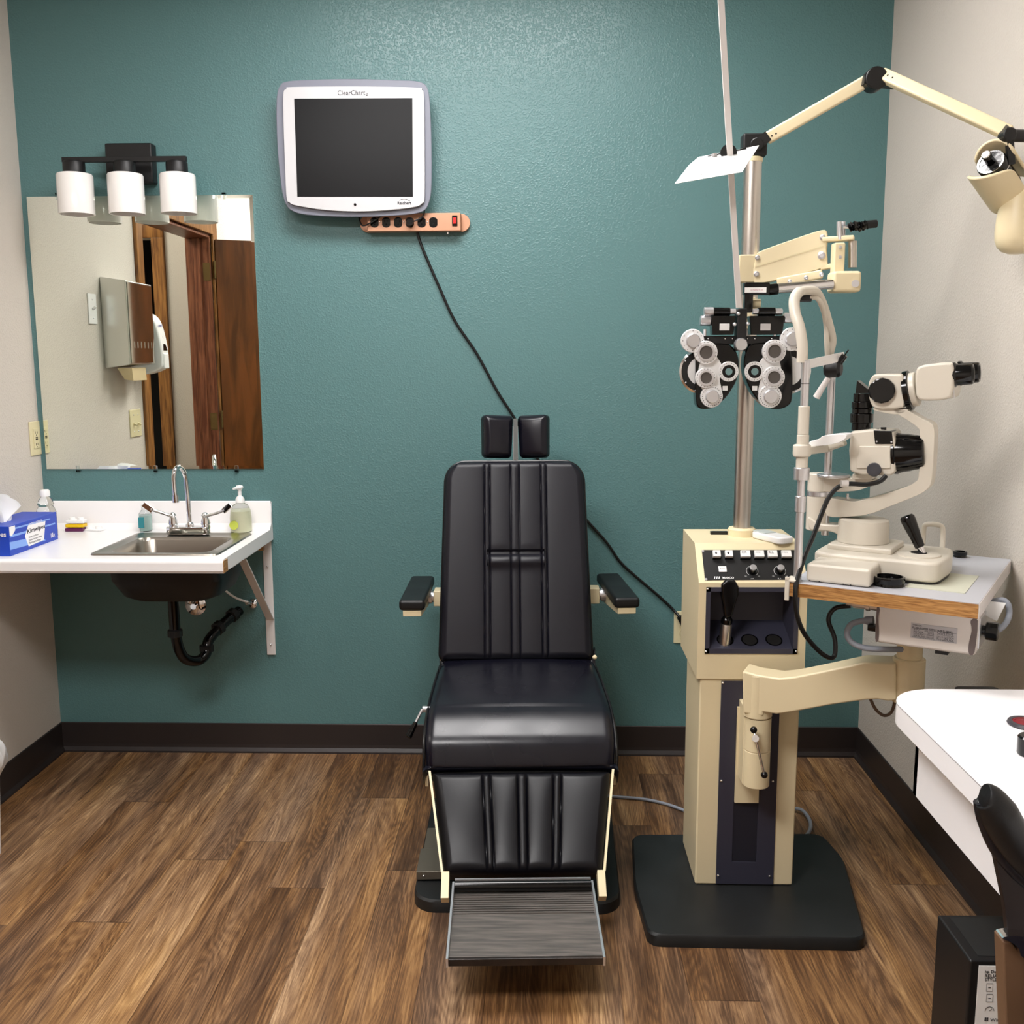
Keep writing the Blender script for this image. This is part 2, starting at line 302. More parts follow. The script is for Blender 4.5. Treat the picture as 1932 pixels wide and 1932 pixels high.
# door leaf swung open past a right angle
dr = thing('door_1', 'brown veneered door standing open, seen in the mirror', 'door', (.02, D1, .01)); dr['kind'] = 'structure'
a = math.radians(-24); dx = V((math.cos(a), math.sin(a), 0)); dy = V((-dx.y, dx.x, 0)); o0 = V((.022, D1, .012))
MB(M.Translation(o0) @ M.Rotation(a, 4, 'Z')).box(0, .86, -.035, 0, 0, 2.0).build('door_leaf', DOORW, dr, bev=.002)
for z in (1.80, 1.02, .25):
    MB(M.Translation(o0) @ M.Rotation(a, 4, 'Z')).cyl((-.006, .004, z), (-.006, .004, z+.09), .006).box(-.004, .0, -.03, .004, z, z+.09).build('hinge', BRASS, dr)
    struct(MB().box(-.04, -.002, D1+.018, D1+.02, z, z+.09).build('trim_3', BRASS))
MB(M.Translation(o0) @ M.Rotation(a, 4, 'Z')).cyl((.8, 0, .98), (.8, .05, .98), .012).sph((.8, .06, .98), .027).build('door_knob', BRASS, dr)
hl = thing('ceiling_light', 'flush ceiling panel out in the hallway', 'light', (-1.0, -1.3, ROOM_H-.02))
MB().box(-1.3, -.7, -1.6, -1.0, ROOM_H-.02, ROOM_H-.012).build('diffuser', mat('lit_hall_diffuser', (1, .95, .88, 1), .5, emit=26), hl)
# ceiling troffers
for x, y, sx, sy, e in LIGHTS:
    t = thing('ceiling_light', 'flush fluorescent ceiling panel '+('near the teal wall' if y > -2 else 'above the viewer'), 'light', (x, y, ROOM_H-.03))
    f_ = MB(); 
    for q in ((x-sx/2-.03, x-sx/2, y-sy/2-.03, y+sy/2+.03), (x+sx/2, x+sx/2+.03, y-sy/2-.03, y+sy/2+.03), (x-sx/2, x+sx/2, y-sy/2-.03, y-sy/2), (x-sx/2, x+sx/2, y+sy/2, y+sy/2+.03)): f_.box(*q, ROOM_H-.03, ROOM_H-.001)
    f_.build('frame', WMET, t)
    em = mat('lit_diffuser', (1, .975, .965, 1), .5, emit=e)
    MB().box(x-sx/2, x+sx/2, y-sy/2, y+sy/2, ROOM_H-.022, ROOM_H-.015).build('diffuser', em, t)

# ------------------------------------------------------------------ wall: mirror, vanity light, screen, strip, outlets
NB = (0, -1, 0)
mt = thing('wall_mirror', 'large wall mirror above the sink counter', 'mirror', (.398, -.003, 1.022))
X0, X1, Z0, Z1 = .020, .776, 1.022, 1.930; B = .011; yb, yf = -.0063, -.007
MB().add([(X0, yb, Z0), (X1, yb, Z0), (X1, yb, Z1), (X0, yb, Z1), (X0+B, yf, Z0+B), (X1-B, yf, Z0+B), (X1-B, yf, Z1-B), (X0+B, yf, Z1-B), (X0, 0, Z0), (X1, 0, Z0), (X1, 0, Z1), (X0, 0, Z1)],
  [(4, 5, 6, 7)]+[(0, 1, 5, 4), (1, 2, 6, 5), (2, 3, 7, 6), (3, 0, 4, 7)]+[(8, 9, 1, 0), (9, 10, 2, 1), (10, 11, 3, 2), (11, 8, 0, 3), (11, 10, 9, 8)]).build('glass', MIRR, mt)
for px, py in ((147, 884), (293, 884), (446, 884), (108, 371), (422, 370)):
    c = P(px, py, Y=-.008)
    MB().box(c.x-.006, c.x+.006, -.011, -.0075, c.z-.010, c.z+.010).box(c.x-.006, c.x+.006, -.011, 0, c.z-.012 if py > 500 else c.z+.006, c.z-.006 if py > 500 else c.z+.012).build('clip', CLEAR, mt, 'clear plastic clip', bev=.001)

vl = thing('vanity_light', 'black three-lamp vanity light with white glass shades above the mirror', 'light', (.386, -.01, 1.96))
MB().box(.308, .462, -.045, 0, 1.965, 2.090).build('backplate', BLKM, vl, bev=.005)
LY = -.112
a, b = P(118, 302, Y=LY), P(352, 303, Y=LY)
MB().box(a.x, b.x, LY-.008, LY+.008, a.z-.008, a.z+.008).box(.36, .40, LY, -.04, a.z-.008, a.z+.008).build('crossbar', BLKM, vl, bev=.001)
for xl, xr, yt, ybt in ((110, 175, 330, 403), (206, 270, 331, 406), (305, 368, 331, 408)):
    q = P((xl+xr)/2-2, 330, Y=LY); r = .056; zt = q.z+.004; zb = P(238, 404, Y=LY).z
    MB().lathe([(.010, zt-q.z+.045-.03), (.010, .045), (.031, .045-.004), (.034, .036), (.034, .0)], (q.x, LY, q.z), (0, 0, 1)).cyl((q.x, LY, q.z+.03), (q.x, LY, a.z), .007).build('socket_cap', BLKM, vl)
    MB().lathe([(.0, zt+.001), (r-.010, zt), (r-.003, zt-.002), (r, zt-.008), (r, zb), (r-.004, zb), (r-.004, zt-.016), (0, zt-.006)], (q.x, LY, 0), (0, 0, 1), 48).build('glass_shade', WGLASS, vl)

# acuity screen
sc_ = thing('acuity_monitor', 'grey rounded acuity chart monitor with dark square screen, high on the teal wall', 'monitor', (1.09, -.05, 1.87))
HY_ = -.075
out = [P(x, y, Y=HY_) for x, y in ((545, 152), (600, 149), (668, 148), (740, 150), (790, 153), (808, 168), (813, 215), (815, 280), (815, 345), (811, 380), (795, 401), (740, 408), (668, 410), (600, 408), (556, 401), (536, 380), (526, 320), (521, 250), (521, 185), (528, 160))]
out = spline(out, 5); cen = sum(out, V())/len(out)
back = [cen+(p-cen)*.9+V((0, .05, 0)) for p in out]; n = len(out)
mb = MB().add(out+back+[p+V((0, .02, 0)) for p in back], [tuple(range(n))]+[(i, (i+1) % n, (i+1) % n+n, i+n) for i in range(n)]+[(i+n, (i+1) % n+n, (i+1) % n+2*n, i+2*n) for i in range(n)]+[tuple(range(2*n, 3*n))])
mb.build('housing', GREYH, sc_, bev=.004, seg=3)
bz = [P(x, y, Y=HY_-.012) for x, y in ((552, 164), (668, 163), (784, 165), (796, 170), (800, 184), (801, 280), (801, 370), (796, 384), (780, 391), (725, 397), (670, 399), (612, 396), (560, 388), (546, 382), (540, 368), (536, 270), (534, 182), (540, 168))]
MB().prism(spline(bz, 4), (0, .012, 0)).build('bezel', BEZEL, sc_, bev=.0015)
s4 = [P(x, y, Y=HY_-.013) for x, y in ((555, 186), (778, 185), (779, 371), (561, 371))]
MB().prism(s4, (0, .002, 0)).build('screen', SCREEN, sc_)
text('ClearChart', P(663, 175, Y=HY_-.0125), .088, TXT, sc_, 'lettering', h=.015); text('2', P(692, 178, Y=HY_-.0125), .007, TXT, sc_, 'lettering', h=.009)
c = P(763, 383, Y=HY_-.0125); text('Reichert', c, .044, TXT, sc_, 'lettering', bold=True)
MB().tube([c+V((-.016, 0, .008)), c+V((0, 0, .0125)), c+V((.018, 0, .006))], .0006, 6).build('logo_arc', TXT, sc_)
c = P(670, 386, Y=HY_-.0125); MB().cyl(c, c+V((0, -.001, 0)), .0042).build('sensor_window', BLKG, sc_)
# power strip
ps = thing('power_strip', 'copper-tan metal six-outlet power strip mounted below the monitor', 'power strip', (1.31, -.02, 1.81))
zt, zb = P(790, 402, Y=-.04).z, P(790, 436, Y=-.04).z; zm = (zt+zb)/2; hh = (zt-zb)/2
xa, xb = P(693, 420, Y=-.04).x, P(869, 418, Y=-.04).x
MB().box(xa, xb, -.042, 0, zb, zt).build('case', TAN, ps, bev=.002)
for sx, xx in ((-1, xa), (1, xb)):
    MB().prism([V((xx+sx*.029*math.sin(t), -.014, zm+hh*math.cos(t))) for t in [PI*k/16 for k in range(17)]], (0, .014, 0)).build('end_plate', TAN, ps, bev=.001)
for px in (706.5, 728.5, 751, 773, 795.5, 817.5):
    c = P(px, 419.5, Y=-.043); r = .0155
    pts = [V((c.x+min(.0135, max(-.0135, r*1.05*math.cos(t))), -.043, c.z+.0165*math.sin(t))) for t in [2*PI*k/28 for k in range(28)]]
    k = MB().prism(pts, (0, .002, 0)).build('outlet', BLKG, ps, bev=.0006)
    if px != 773: MB().box(c.x-.006, c.x-.0045, -.0436, -.043, c.z+.0, c.z+.007).box(c.x+.0045, c.x+.006, -.0436, -.043, c.z, c.z+.007).cyl((c.x, -.043, c.z-.006), (c.x, -.0436, c.z-.006), .002).build('slots', SHADE_BLK, k)
for px in (717, 762, 806.5):
    c = P(px, 419, Y=-.043); MB().sph(c, .0022, 8).build('screw', CHROME, ps)
c = P(858, 416.5, Y=-.043); k = MB().box(c.x-.0085, c.x+.0085, -.045, -.042, c.z-.0165, c.z+.0165).build('switch', BLKG, ps); MB().box(c.x-.0055, c.x+.0055, -.048, -.045, c.z-.010, c.z+.010).build('rocker', RED, k, bev=.001)
c = P(845, 440, Y=-.02); MB().cyl((c.x, -.02, zb), (c.x, -.02, zb-.008), .0035).build('reset_button', CHROME, ps)
def cord(name, label, pts, r, m, cat='cord', n=10): return tag(MB().tube(pts, r, n).build(name, m), label, cat)
pl_ = MB().cyl(P(773, 419.5, Y=-.045), P(773, 419.5, Y=-.066), .0125, .010); pl_.build  # plug in the fourth outlet
mc = thing('monitor_cord', 'thin black cord from the monitor plugged into the power strip', 'cord', P(760, 415, Y=-.05))
pl_.build('plug', BLK, mc); MB().tube([P(774, 420, Y=-.062), P(784, 416, Y=-.065), P(793, 412, Y=-.06), P(800, 404, Y=-.05), P(800, 394, Y=-.035), P(796, 380, Y=-.03)], .0022).build('lead', BLK, mc)
MB().tube([P(676, 404, Y=-.035), P(680, 420, Y=-.045), P(686, 426, Y=-.05), P(700, 420, Y=-.055), P(717, 409, Y=-.05), P(728, 398, Y=-.035)], .0024).build('lead', BLK, mc)
pc = thing('extension_cord', 'long black cord running from the power strip down behind the exam chair to the outlet', 'cord', P(1110, 985, Y=-.01))
MB().tube([P(x, y, Y=-.008) for x, y in ((788, 430), (789, 445), (800, 475), (828, 540), (858, 605), (900, 668), (938, 738), (970, 788), (1030, 890), (1085, 958), (1110, 985), (1145, 1024), (1170, 1060), (1200, 1088), (1240, 1122), (1268, 1148))]+[P(1284, 1166, Y=-.03)], .0046).build('cable', BLK, pc)
MB().cyl(P(1282, 1163, Y=-.03), P(1296, 1186, Y=-.03), .010, .014).cyl(P(1296, 1186, Y=-.03), P(1298, 1190, Y=-.008), .012).build('plug', BLK, pc)
def outlet_back(x, z, label, w_=.07):
    t = thing('wall_outlet', label, 'outlet', (x, 0, z-.057)); 
    MB().box(x-w_/2, x+w_/2, -.005, 0, z-.057, z+.057).build('cover_plate', IVORY2, t, bev=.002)
    for dz in (-.02, .02):
        k = MB().cyl((x, -.004, z+dz), (x, -.008, z+dz), .0165).build('receptacle', IVORY2, t, bev=.001)
        MB().box(x-.007, x-.005, -.0085, -.008, z+dz, z+dz+.008).box(x+.005, x+.007, -.0085, -.008, z+dz, z+dz+.008).cyl((x, -.008, z+dz-.007), (x, -.0085, z+dz-.007), .0022).build('slots', SHADE_BLK, k)
c = P(1284, 1183, Y=0); outlet_back(2.223, c.z, 'ivory duplex outlet on the teal wall beside the instrument stand')
def plate_left(y0, y1, z0, z1, label, m, kind, cat):
    t = thing('wall_outlet' if kind == 'gfci' else 'light_switch', label, cat, (0, (y0+y1)/2, z0)); yc, zc = (y0+y1)/2, (z0+z1)/2
    MB().box(0, .005, y0, y1, z0, z1).build('cover_plate', m, t, bev=.002)
    if kind == 'gfci':
        k = MB().box(.005, .008, yc-.017, yc+.017, zc-.034, zc+.034).build('receptacle', m, t, bev=.001); mb = MB()
        for dz in (-.02, .02): mb.box(.008, .0085, yc-.007, yc-.005, zc+dz-.004, zc+dz+.004).box(.008, .0085, yc+.005, yc+.007, zc+dz-.004, zc+dz+.004).cyl((.008, yc, zc+dz-.009), (.0085, yc, zc+dz-.009), .002)
        mb.box(.008, .0095, yc-.006, yc+.006, zc-.0045, zc-.001).box(.008, .0095, yc-.006, yc+.006, zc+.001, zc+.0045); mb.build('slots', SHADE_BLK, k)
    else:
        for d in ((0,) if y1-y0 < .08 else (-.023, .023)):
            MB().bar((.004, yc+d, zc-.002), (.018, yc+d, zc+.009 if kind == 'up' else zc-.009), .009, .008).build('toggle', m, t, bev=.001)
            MB().sph((.005, yc+d, zc+.035), .003, 8).sph((.005, yc+d, zc-.035), .003, 8).build('screw', SILV, t)
plate_left(-.071, 0.0-.001, 1.073, 1.188, 'ivory ground-fault outlet on the left wall beside the mirror edge', IVORY2, 'gfci', 'outlet')
plate_left(-.525, -.455, 1.53, 1.645, 'white single light switch, seen in the mirror left of the towel dispenser', WPLA, 'up', 'light switch')
plate_left(-.895, -.78, 1.07, 1.185, 'ivory double light switch seen in the mirror below the towel dispenser', IVORY2, 'dn', 'light switch')
# towel dispenser and soap dispenser on the left wall (seen in the mirror)
td = thing('paper_towel_dispenser', 'chrome paper towel dispenser on the left wall, seen in the mirror', 'dispenser', (.05, -.70, 1.34))
MB().prism([(.001, -.572, 1.36), (.105, -.572, 1.375), (.105, -.572, 1.70), (.001, -.572, 1.715)], (0, -.262, 0)).build('case', mat('polished_case_steel', '#d8d8d4', .25, 1), td, bev=.004)
MB().box(.105, .108, -.826, -.58, 1.38, 1.695).build('front_cover', mat('polished_front_steel', '#cfc8c0', .05, 1), td, bev=.002)
mb = MB()
for k in range(6): mb.box(.108, .1095, -.80+k*.036, -.793+k*.036, 1.44, 1.465)
mb.build('level_slots', CHROME, td)
tw = MB().prism([(.03, -.62, 1.362), (.09, -.62, 1.362), (.085, -.64, 1.31), (.05, -.64, 1.315)], (0, -.14, 0)).build('paper_towel', TOWEL); tag(tw, 'tan paper towel hanging out of the chrome dispenser, seen in the mirror', 'paper towel')
sd = thing('soap_dispenser', 'white wall soap dispenser next to the towel dispenser, seen in the mirror', 'dispenser', (.05, -.885, 1.34))
MB().prism(spline([(.001, -.852, 1.35), (.11, -.852, 1.35), (.128, -.852, 1.40), (.122, -.852, 1.48), (.10, -.852, 1.56), (.06, -.852, 1.59), (.001, -.852, 1.59)], 4), (0, -.078, 0)).build('body', WPLA, sd, bev=.008, seg=3)
MB().box(.118, .133, -.918, -.864, 1.355, 1.42).build('push_lever', WPLA, sd, bev=.005)
MB().prism([(.1235, -.868, 1.43), (.1235, -.914, 1.43), (.114, -.891, 1.49)], (.006, 0, .002)).build('sight_window', BLKG, sd)
text('PURELL', (.113, -.891, 1.535), .045, mat('purple_blue_print', '#2b2b8c', .5), sd, n=(1, 0, .22), right=(0, -1, 0), bold=True)

# ------------------------------------------------------------------ sink counter
CT = .815
ct = thing('sink_counter', 'white laminate wall counter with backsplash holding the steel sink', 'counter', (.4, -.27, CT-.04))
sx0, sx1, sy0, sy1 = .40, .735, -.465, -.15      # hole
xr, yfr, zb = .797, -.545, CT-.04
mb = MB().box(.001, sx0, yfr, -.001, zb, CT).box(sx1, xr, yfr, -.001, zb, CT).box(sx0, sx1, sy1, -.001, zb, CT).box(sx0, sx1, yfr, sy0, zb, CT)
mb.build('worktop', WLAM, ct)
MB().prism([(0.001, yfr+.001, CT)]+[(0.001, yfr-.012*math.sin(t), CT-.012+.012*math.cos(t)) for t in [PI/2*k/6 for k in range(7)]]+[(.001, yfr-.012, zb+.006), (.001, yfr-.006, zb-.002), (.001, yfr+.001, zb-.002)], (xr-.001, 0, 0)).build('rolled_front_edge', WLAM, ct)
MB().box(.001, xr, -.020, -.001, CT, CT+.093).cyl((.001, -.0155, CT+.093), (xr, -.0155, CT+.093), .0045).build('backsplash', WLAM, ct, bev=.003)
MB().prism([(xr, -.018-.02, CT-.0), (xr, -.020, CT-.0), (xr, -.020, CT+.02)], (-xr+.002, 0, 0)).build('cove_strip', WLAM, ct)
MB().box(xr, xr+.002, yfr-.010, yfr+.028, zb, CT-.004).build('bare_corner', WORNED, ct, 'chipped corner showing bare brown board')
MB().box(.1, xr-.03, -.03, -.005, CT-.075, zb).build('cleat', WORNED, ct, 'brown wooden cleat')
br = thing('shelf_bracket', 'white folding steel bracket under the right end of the sink counter', 'bracket', (.775, -.005, .36))
MB().box(.760, .790, -.006, 0, .362, zb-.0).build('wall_leg', WMET, br, bev=.001); MB().box(.760, .790, -.36, 0, zb-.005, zb-.001).box(.760, .763, -.36, 0, zb-.025, zb-.001).build('top_leg', WMET, br, bev=.001)
MB().bar((.7765, -.30, zb-.01), (.7765, -.006, .49), .005, .026, up=(1, 0, 0)).build('strut', WMET, br, bev=.0008)
for z in (.40, .68): MB().sph((.775, -.007, z), .004, 8).build('screw', CHROME, br)
# steel sink
sk = thing('sink', 'small square stainless steel drop-in sink in the white counter', 'sink', (.565, -.31, CT-.17))
def rr(x0, x1, y0, y1, r, z, k=6):
    o = []
    for cx, cy, a0 in ((x1-r, y1-r, 0), (x0+r, y1-r, 90), (x0+r, y0+r, 180), (x1-r, y0+r, 270)):
        for i in range(k+1): t = math.radians(a0+90*i/k); o.append(V((cx+r*math.cos(t), cy+r*math.sin(t), z)))
    return o
loops = [rr(.372, .762, -.497, -.118, .02, CT+.0005), rr(.374, .760, -.495, -.120, .02, CT+.005), rr(.388, .746, -.481, -.134, .018, CT+.006), rr(.396, .738, -.473, -.142, .018, CT+.003), rr(.412, .722, -.457, -.192, .04, CT+.002), rr(.418, .716, -.450, -.198, .045, CT-.008), rr(.43, .704, -.438, -.210, .05, CT-.12), rr(.45, .684, -.418, -.230, .05, CT-.138), rr(.54, .594, -.35, -.298, .025, CT-.142)]
def loft(loops, cap0=False, cap1=True, sm=True):
    m_ = MB(); n = len(loops[0]); vs = sum(loops, []); fs = [(a*n+i, a*n+(i+1) % n, (a+1)*n+(i+1) % n, (a+1)*n+i) for a in range(len(loops)-1) for i in range(n)]
    m_.add(vs, fs, sm); L = (len(loops)-1)*n
    if cap1: m_.add(loops[-1], [tuple(range(n))])
    if cap0: m_.add(loops[0], [tuple(range(n))[::-1]])
    return m_
loft(loops).build('basin', SSTEEL, sk)
MB().lathe([(.0, .003), (.02, .003), (.035, .002), (.038, 0)], (.567, -.324, CT-.142)).build('drain_strainer', SILV, sk)
loft([rr(.402, .733, -.463, -.155, .03, zb+.035), rr(.408, .75, -.461, -.157, .04, zb-.05), rr(.430, .73, -.44, -.18, .06, zb-.105), rr(.455, .70, -.425, -.195, .06, zb-.118)], False).build('undercoated_bowl', BLKM, sk, 'black undercoated underside')
zbt = zb-.118
tr = thing('drain_trap', 'black plastic P-trap drain pipe under the sink', 'pipe', (.6, -.15, .38))
dx, dyy = P(328, 1150, Y=-.27).x, -.27
MB().cyl((dx, dyy, zbt+.002), (dx, dyy, zbt-.028), .020).cyl((dx, dyy, zbt-.008), (dx, dyy, zbt-.018), .024).build('tailpiece_nut', STEEL, tr, 'metal tailpiece nut')
A = P(336, 1200, Y=-.27); Bt = P(372, 1247, Y=-.2); Cc = P(396, 1205, Y=-.14); Dd = P(420, 1178, Y=-.08); Ee = P(452, 1152, Y=-.004)
MB().tube([(dx, dyy, zbt-.02), (dx, dyy, A.z+.03), (dx+.002, dyy, A.z), P(338, 1225, Y=-.26), P(350, 1243, Y=-.24), Bt, P(388, 1235, Y=-.17), P(391, 1218, Y=-.155), Cc, Dd, Ee], .0175, 18, 6).build('pipe', BLKG, tr)
for q, d in (((dx, dyy, A.z+.012), (0, 0, 1)), (P(390, 1222, Y=-.155), (0, 0, 1)), (P(413, 1184, Y=-.095), Ee-Dd), (P(440, 1160, Y=-.03), Ee-Dd)):
    d = V(d).normalized(); MB().lathe([(.019, -.014), (.0245, -.012), (.0245, .008), (.019, .012)], q, d, 10, sm=False).build('slip_nut', BLKM, tr)
c = P(370, 1141, Y=0); sv = thing('shutoff_valve', 'chrome wall valve under the sink, left beside the drain pipe', 'valve', c)
MB().lathe([(.038, 0), (.037, .005), (.026, .012), (.010, .014), (.010, .03), (0, .03)], c, NB).build('escutcheon', CHROME, sv); MB().cyl(c+V((-.01, -.03, .02)), c+V((-.01, -.03, .055)), .009).sph(c+V((-.01, -.03, .02)), .012).build('valve_body', CHROME, sv)
c = P(477, 1138, Y=0); sv = thing('shutoff_valve', 'chrome wall valve under the sink, right beside the bracket strut', 'valve', c)
MB().lathe([(.020, 0), (.019, .004), (.012, .010), (.008, .012), (.008, .03), (0, .03)], c, (-.5, -1, .3)).build('escutcheon', CHROME, sv)
MB().tube([c+V((-.01, -.025, .01)), P(445, 1128, Y=-.04), P(425, 1114, Y=-.08), P(412, 1100, Y=-.1)], .004).build('supply_line', WPLA, sv, 'white supply line')
# faucet
fa = thing('faucet', 'chrome gooseneck faucet with two wrist-blade handles', 'faucet', (.60, -.16, CT))
FY = -.155; zf = CT+.006
xl, xr2 = P(315, 1010, Y=FY).x, P(397, 1010, Y=FY).x; xc = (xl+xr2)/2
MB().prism([V((xc+s*((xr2-xl)/2-.02)+.02*math.cos(t), FY+.022*math.sin(t), zf)) for s, a0 in ((1, -90), (-1, 90)) for t in [math.radians(a0+180*i/8) for i in range(9)]], (0, 0, .026)).build('deck_base', CHROME, fa, bev=.004)
q = lambda x, y, Y: P(x, y, Y=Y)
MB().tube([q(359, 1004, FY), q(356, 960, FY), q(353, 925, FY), q(350, 900, FY-.002), q(345, 887, FY-.012), q(338, 881, FY-.03), q(331, 886, FY-.05), q(328, 900, FY-.06), q(329, 920, FY-.062), q(331, 936, FY-.062)], .0078, 16).cyl(q(331, 934, FY-.062), q(332, 948, FY-.062), .0105).build('spout', CHROME, fa)
MB().lathe([(.014, 0), (.013, .01), (.009, .016)], (q(359, 1004, FY).x, FY, zf+.024)).build('spout_collar', CHROME, fa)
for xx, kn, mid, tip, t2 in ((328, (326, 974), (300, 966), (284, 961), (270, 951)), (389, (386, 974), (410, 968), (424, 962), (436, 952))):
    b0 = V((q(xx, 1000, FY).x, FY, zf+.022)); top = q(*kn, FY-.01)
    MB().lathe([(.015, 0), (.013, .01), (.016, .014), (.013, .028), (.010, .036), (.012, .042), (.006, .05)], b0, (0, -.1, 1)).build('valve_stem', CHROME, fa)
    m1, t1, t3 = q(*mid, FY-.02), q(*tip, FY-.03), q(*t2, FY-.03)
    h = MB().tube([b0+V((0, 0, .045)), top, m1, t1], .0048).build('wrist_blade_handle', CHROME, fa)
    MB().bar(t1-(t3-t1)*.3, t3, .020, .006, up=(0, -1, .3)).build('blade', CHROME, h, bev=.0025)
# soap bottles
def bottle(prof, c, mtl, parent, name, sx=1): return MB().lathe(prof, c, (0, 0, 1), 36, sx).build(name, mtl, parent)
c = V((P(461, 1000, Z=CT).x, -.075, CT)); sb = thing('soap_pump_bottle', 'clear pump bottle of pale yellow soap right of the faucet', 'bottle', c)
bottle([(.030, 0), (.036, .003), (.036, .05), (.033, .075), (.025, .092), (.013, .099), (.013, .104)], c, CLEAR, sb, 'bottle', 1)
bottle([(.0, .002), (.0335, .003), (.0335, .05), (.031, .072), (0, .076)], c, LIQ, sb, 'liquid', 1)
bottle([(.015, .100), (.015, .112), (.010, .120), (.006, .124), (.006, .142), (.010, .146), (.013, .152), (.010, .158), (0, .16)], c, WPLA, sb, 'pump')
MB().bar(c+V((0, 0, .152)), c+V((-.012, -.028, .150)), .010, .007).build('nozzle', WPLA, sb, bev=.002)
g = MB().cyl(c+V((-.014, -.0335, .028)), c+V((-.014, -.0365, .028)), .015).build('label', GREENL, sb, 'round lime green label')
text('soap', c+V((-.014, -.0365, .03)), .018, TXT, g) if False else None
c = V((P(273, 1003, Z=CT).x, -.062, CT)); s2 = thing('soap_bottle', 'small clear flip-top bottle with teal label left of the faucet', 'bottle', c)
bottle([(.019, 0), (.021, .003), (.021, .06), (.013, .072), (.010, .074)], c, CLEAR, s2, 'bottle', 1); bottle([(0, .002), (.0195, .003), (.0195, .055), (0, .057)], c, mat('mint_gel', '#cfe9e2', .2, trans=.5), s2, 'gel')
bottle([(.011, .073), (.012, .075), (.012, .092), (.009, .095), (0, .095)], c, WPLA, s2, 'cap'); MB().box(c.x-.016, c.x+.003, c.y-.024, c.y-.020, CT+.014, CT+.05).build('label', TEALL, s2)
c = V((max(.034, P(86, 950, Y=-.182).x), -.182, CT)); s3 = thing('saline_bottle', 'tall clear plastic bottle with white cap behind the tissue box', 'bottle', c)
bottle([(.028, 0), (.031, .003), (.031, .085), (.026, .098), (.022, .104), (.026, .110), (.020, .128), (.012, .136), (.012, .14)], c, CLEAR, s3, 'bottle', 1); bottle([(.016, .137), (.0165, .15), (.013, .158), (0, .159)], c, WPLA, s3, 'cap'); bottle([(0, .003), (.029, .004), (.029, .07), (0, .072)], c, mat('clear_liquid', '#dfeceb', .08, trans=.85, ior=1.3), s3, 'liquid')
# wipes box: front-left bottom corner, right bottom corner
a, b = P(20, 1050, Z=CT), P(110, 1017, Z=CT); u = (b-a); L = u.length; u = u.normalized(); vv = V((-u.y, u.x, 0)); BW, BH = .115, P(18, 993, n=vv, q=a).z-CT
kb = thing('wipes_box', 'blue and white box of delicate task wipes at the left end of the counter', 'box', a+u*L/2+vv*BW/2)
mb = MB(); pts = [a, b, b+vv*BW, a+vv*BW]
mb.prism(pts, (0, 0, BH)).build('carton', BLUE, kb, bev=.0015)
def onbox(s0, s1, t0, t1, d=.0006): return [a+u*L*s+V((0, 0, BH*t))-vv*d for s, t in ((s0, t0), (s1, t0), (s1, t1), (s0, t1))]
def quad(pts, th, m, parent, name='printed_patch'): return MB().prism(pts, th).build(name, m, parent)
FR = -vv*.0004
quad([a+u*L*s+V((0, 0, BH*t))-vv*.0003 for s, t in ((.0, .22), (.72, .12), (.62, .34), (.0, .48))], FR, LBLUE, kb); quad([a+u*L*s+V((0, 0, BH*t))-vv*.0003 for s, t in ((.02, .86), (.85, .80), (.85, .84), (.02, .92))], FR, LBLUE, kb)
quad([a+u*L*s+V((0, 0, BH*t))-vv*.0003 for s, t in ((.02, .62), (.95, .58), (.95, .63), (.02, .70))], FR, LBLUE, kb)
quad([a+u*L*s+V((0, 0, BH*t))-vv*.0007 for s, t in ((.36, .12), (.68, .16), (.74, .80), (.38, .84), (.30, .5))], FR, WLAM, kb, 'white_panel')
quad([a+u*L*s+V((0, 0, BH*t))-vv*.0007 for s, t in ((.01, .98), (.12, .98), (.12, .82), (.05, .66), (.01, .7))], FR, WLAM, kb)
text('Kimwipes', a+u*L*.535+V((0, 0, BH*.62))-vv*.0012, L*.37, TXT, kb, n=-vv, right=u, h=BH*.2, bold=True)
text('KIMTECH SCIENCE', a+u*L*.53+V((0, 0, BH*.86))-vv*.0008, L*.27, WLAM, kb, n=-vv, right=u)
for k, (tt, ww) in enumerate((('Delicate Task Wipers', .2), ('Essuies-tout pour taches', .27), ('Panos para tareas', .24))): text(tt, a+u*L*(.37+ww/2)+V((0, 0, BH*(.42-.10*k)))-vv*.0012, L*ww, TXT, kb, n=-vv, right=u)
text('15x', a+u*L*.88+V((0, 0, BH*.22))-vv*.0008, L*.09, WLAM, kb, n=-vv, right=u, bold=True)
text('Kimwipes', a+vv*BW*.42+V((0, 0, BH*.72))-u*.0008, BW*.7, WLAM, kb, n=-u, right=-vv, bold=True)
t = MB()
def tis(cx, cy, ph, sp):
    def fn(i, j):
        x = (i-.5)*2; h = j
        return a+u*(L*(cx+sp*x*(.35+.9*h))+.006*math.sin(6*i+ph))+vv*(BW*cy+.012*math.sin(9*i+ph+3*h)+.02*x*h)+V((0, 0, BH+.01+.080*h*(1-.55*x*x*h)-.012*abs(x)))
    return fn
t.grid(tis(.14, .42, 0, .42), 26, 14).grid(tis(.22, .55, 2, .38), 26, 14)
tag(t.build('tissue', mat('sheer_tissue', '#f6f6f6', .9, alpha=.82), fix=False), 'white wipe sheet pulled up out of the blue box', 'tissue')
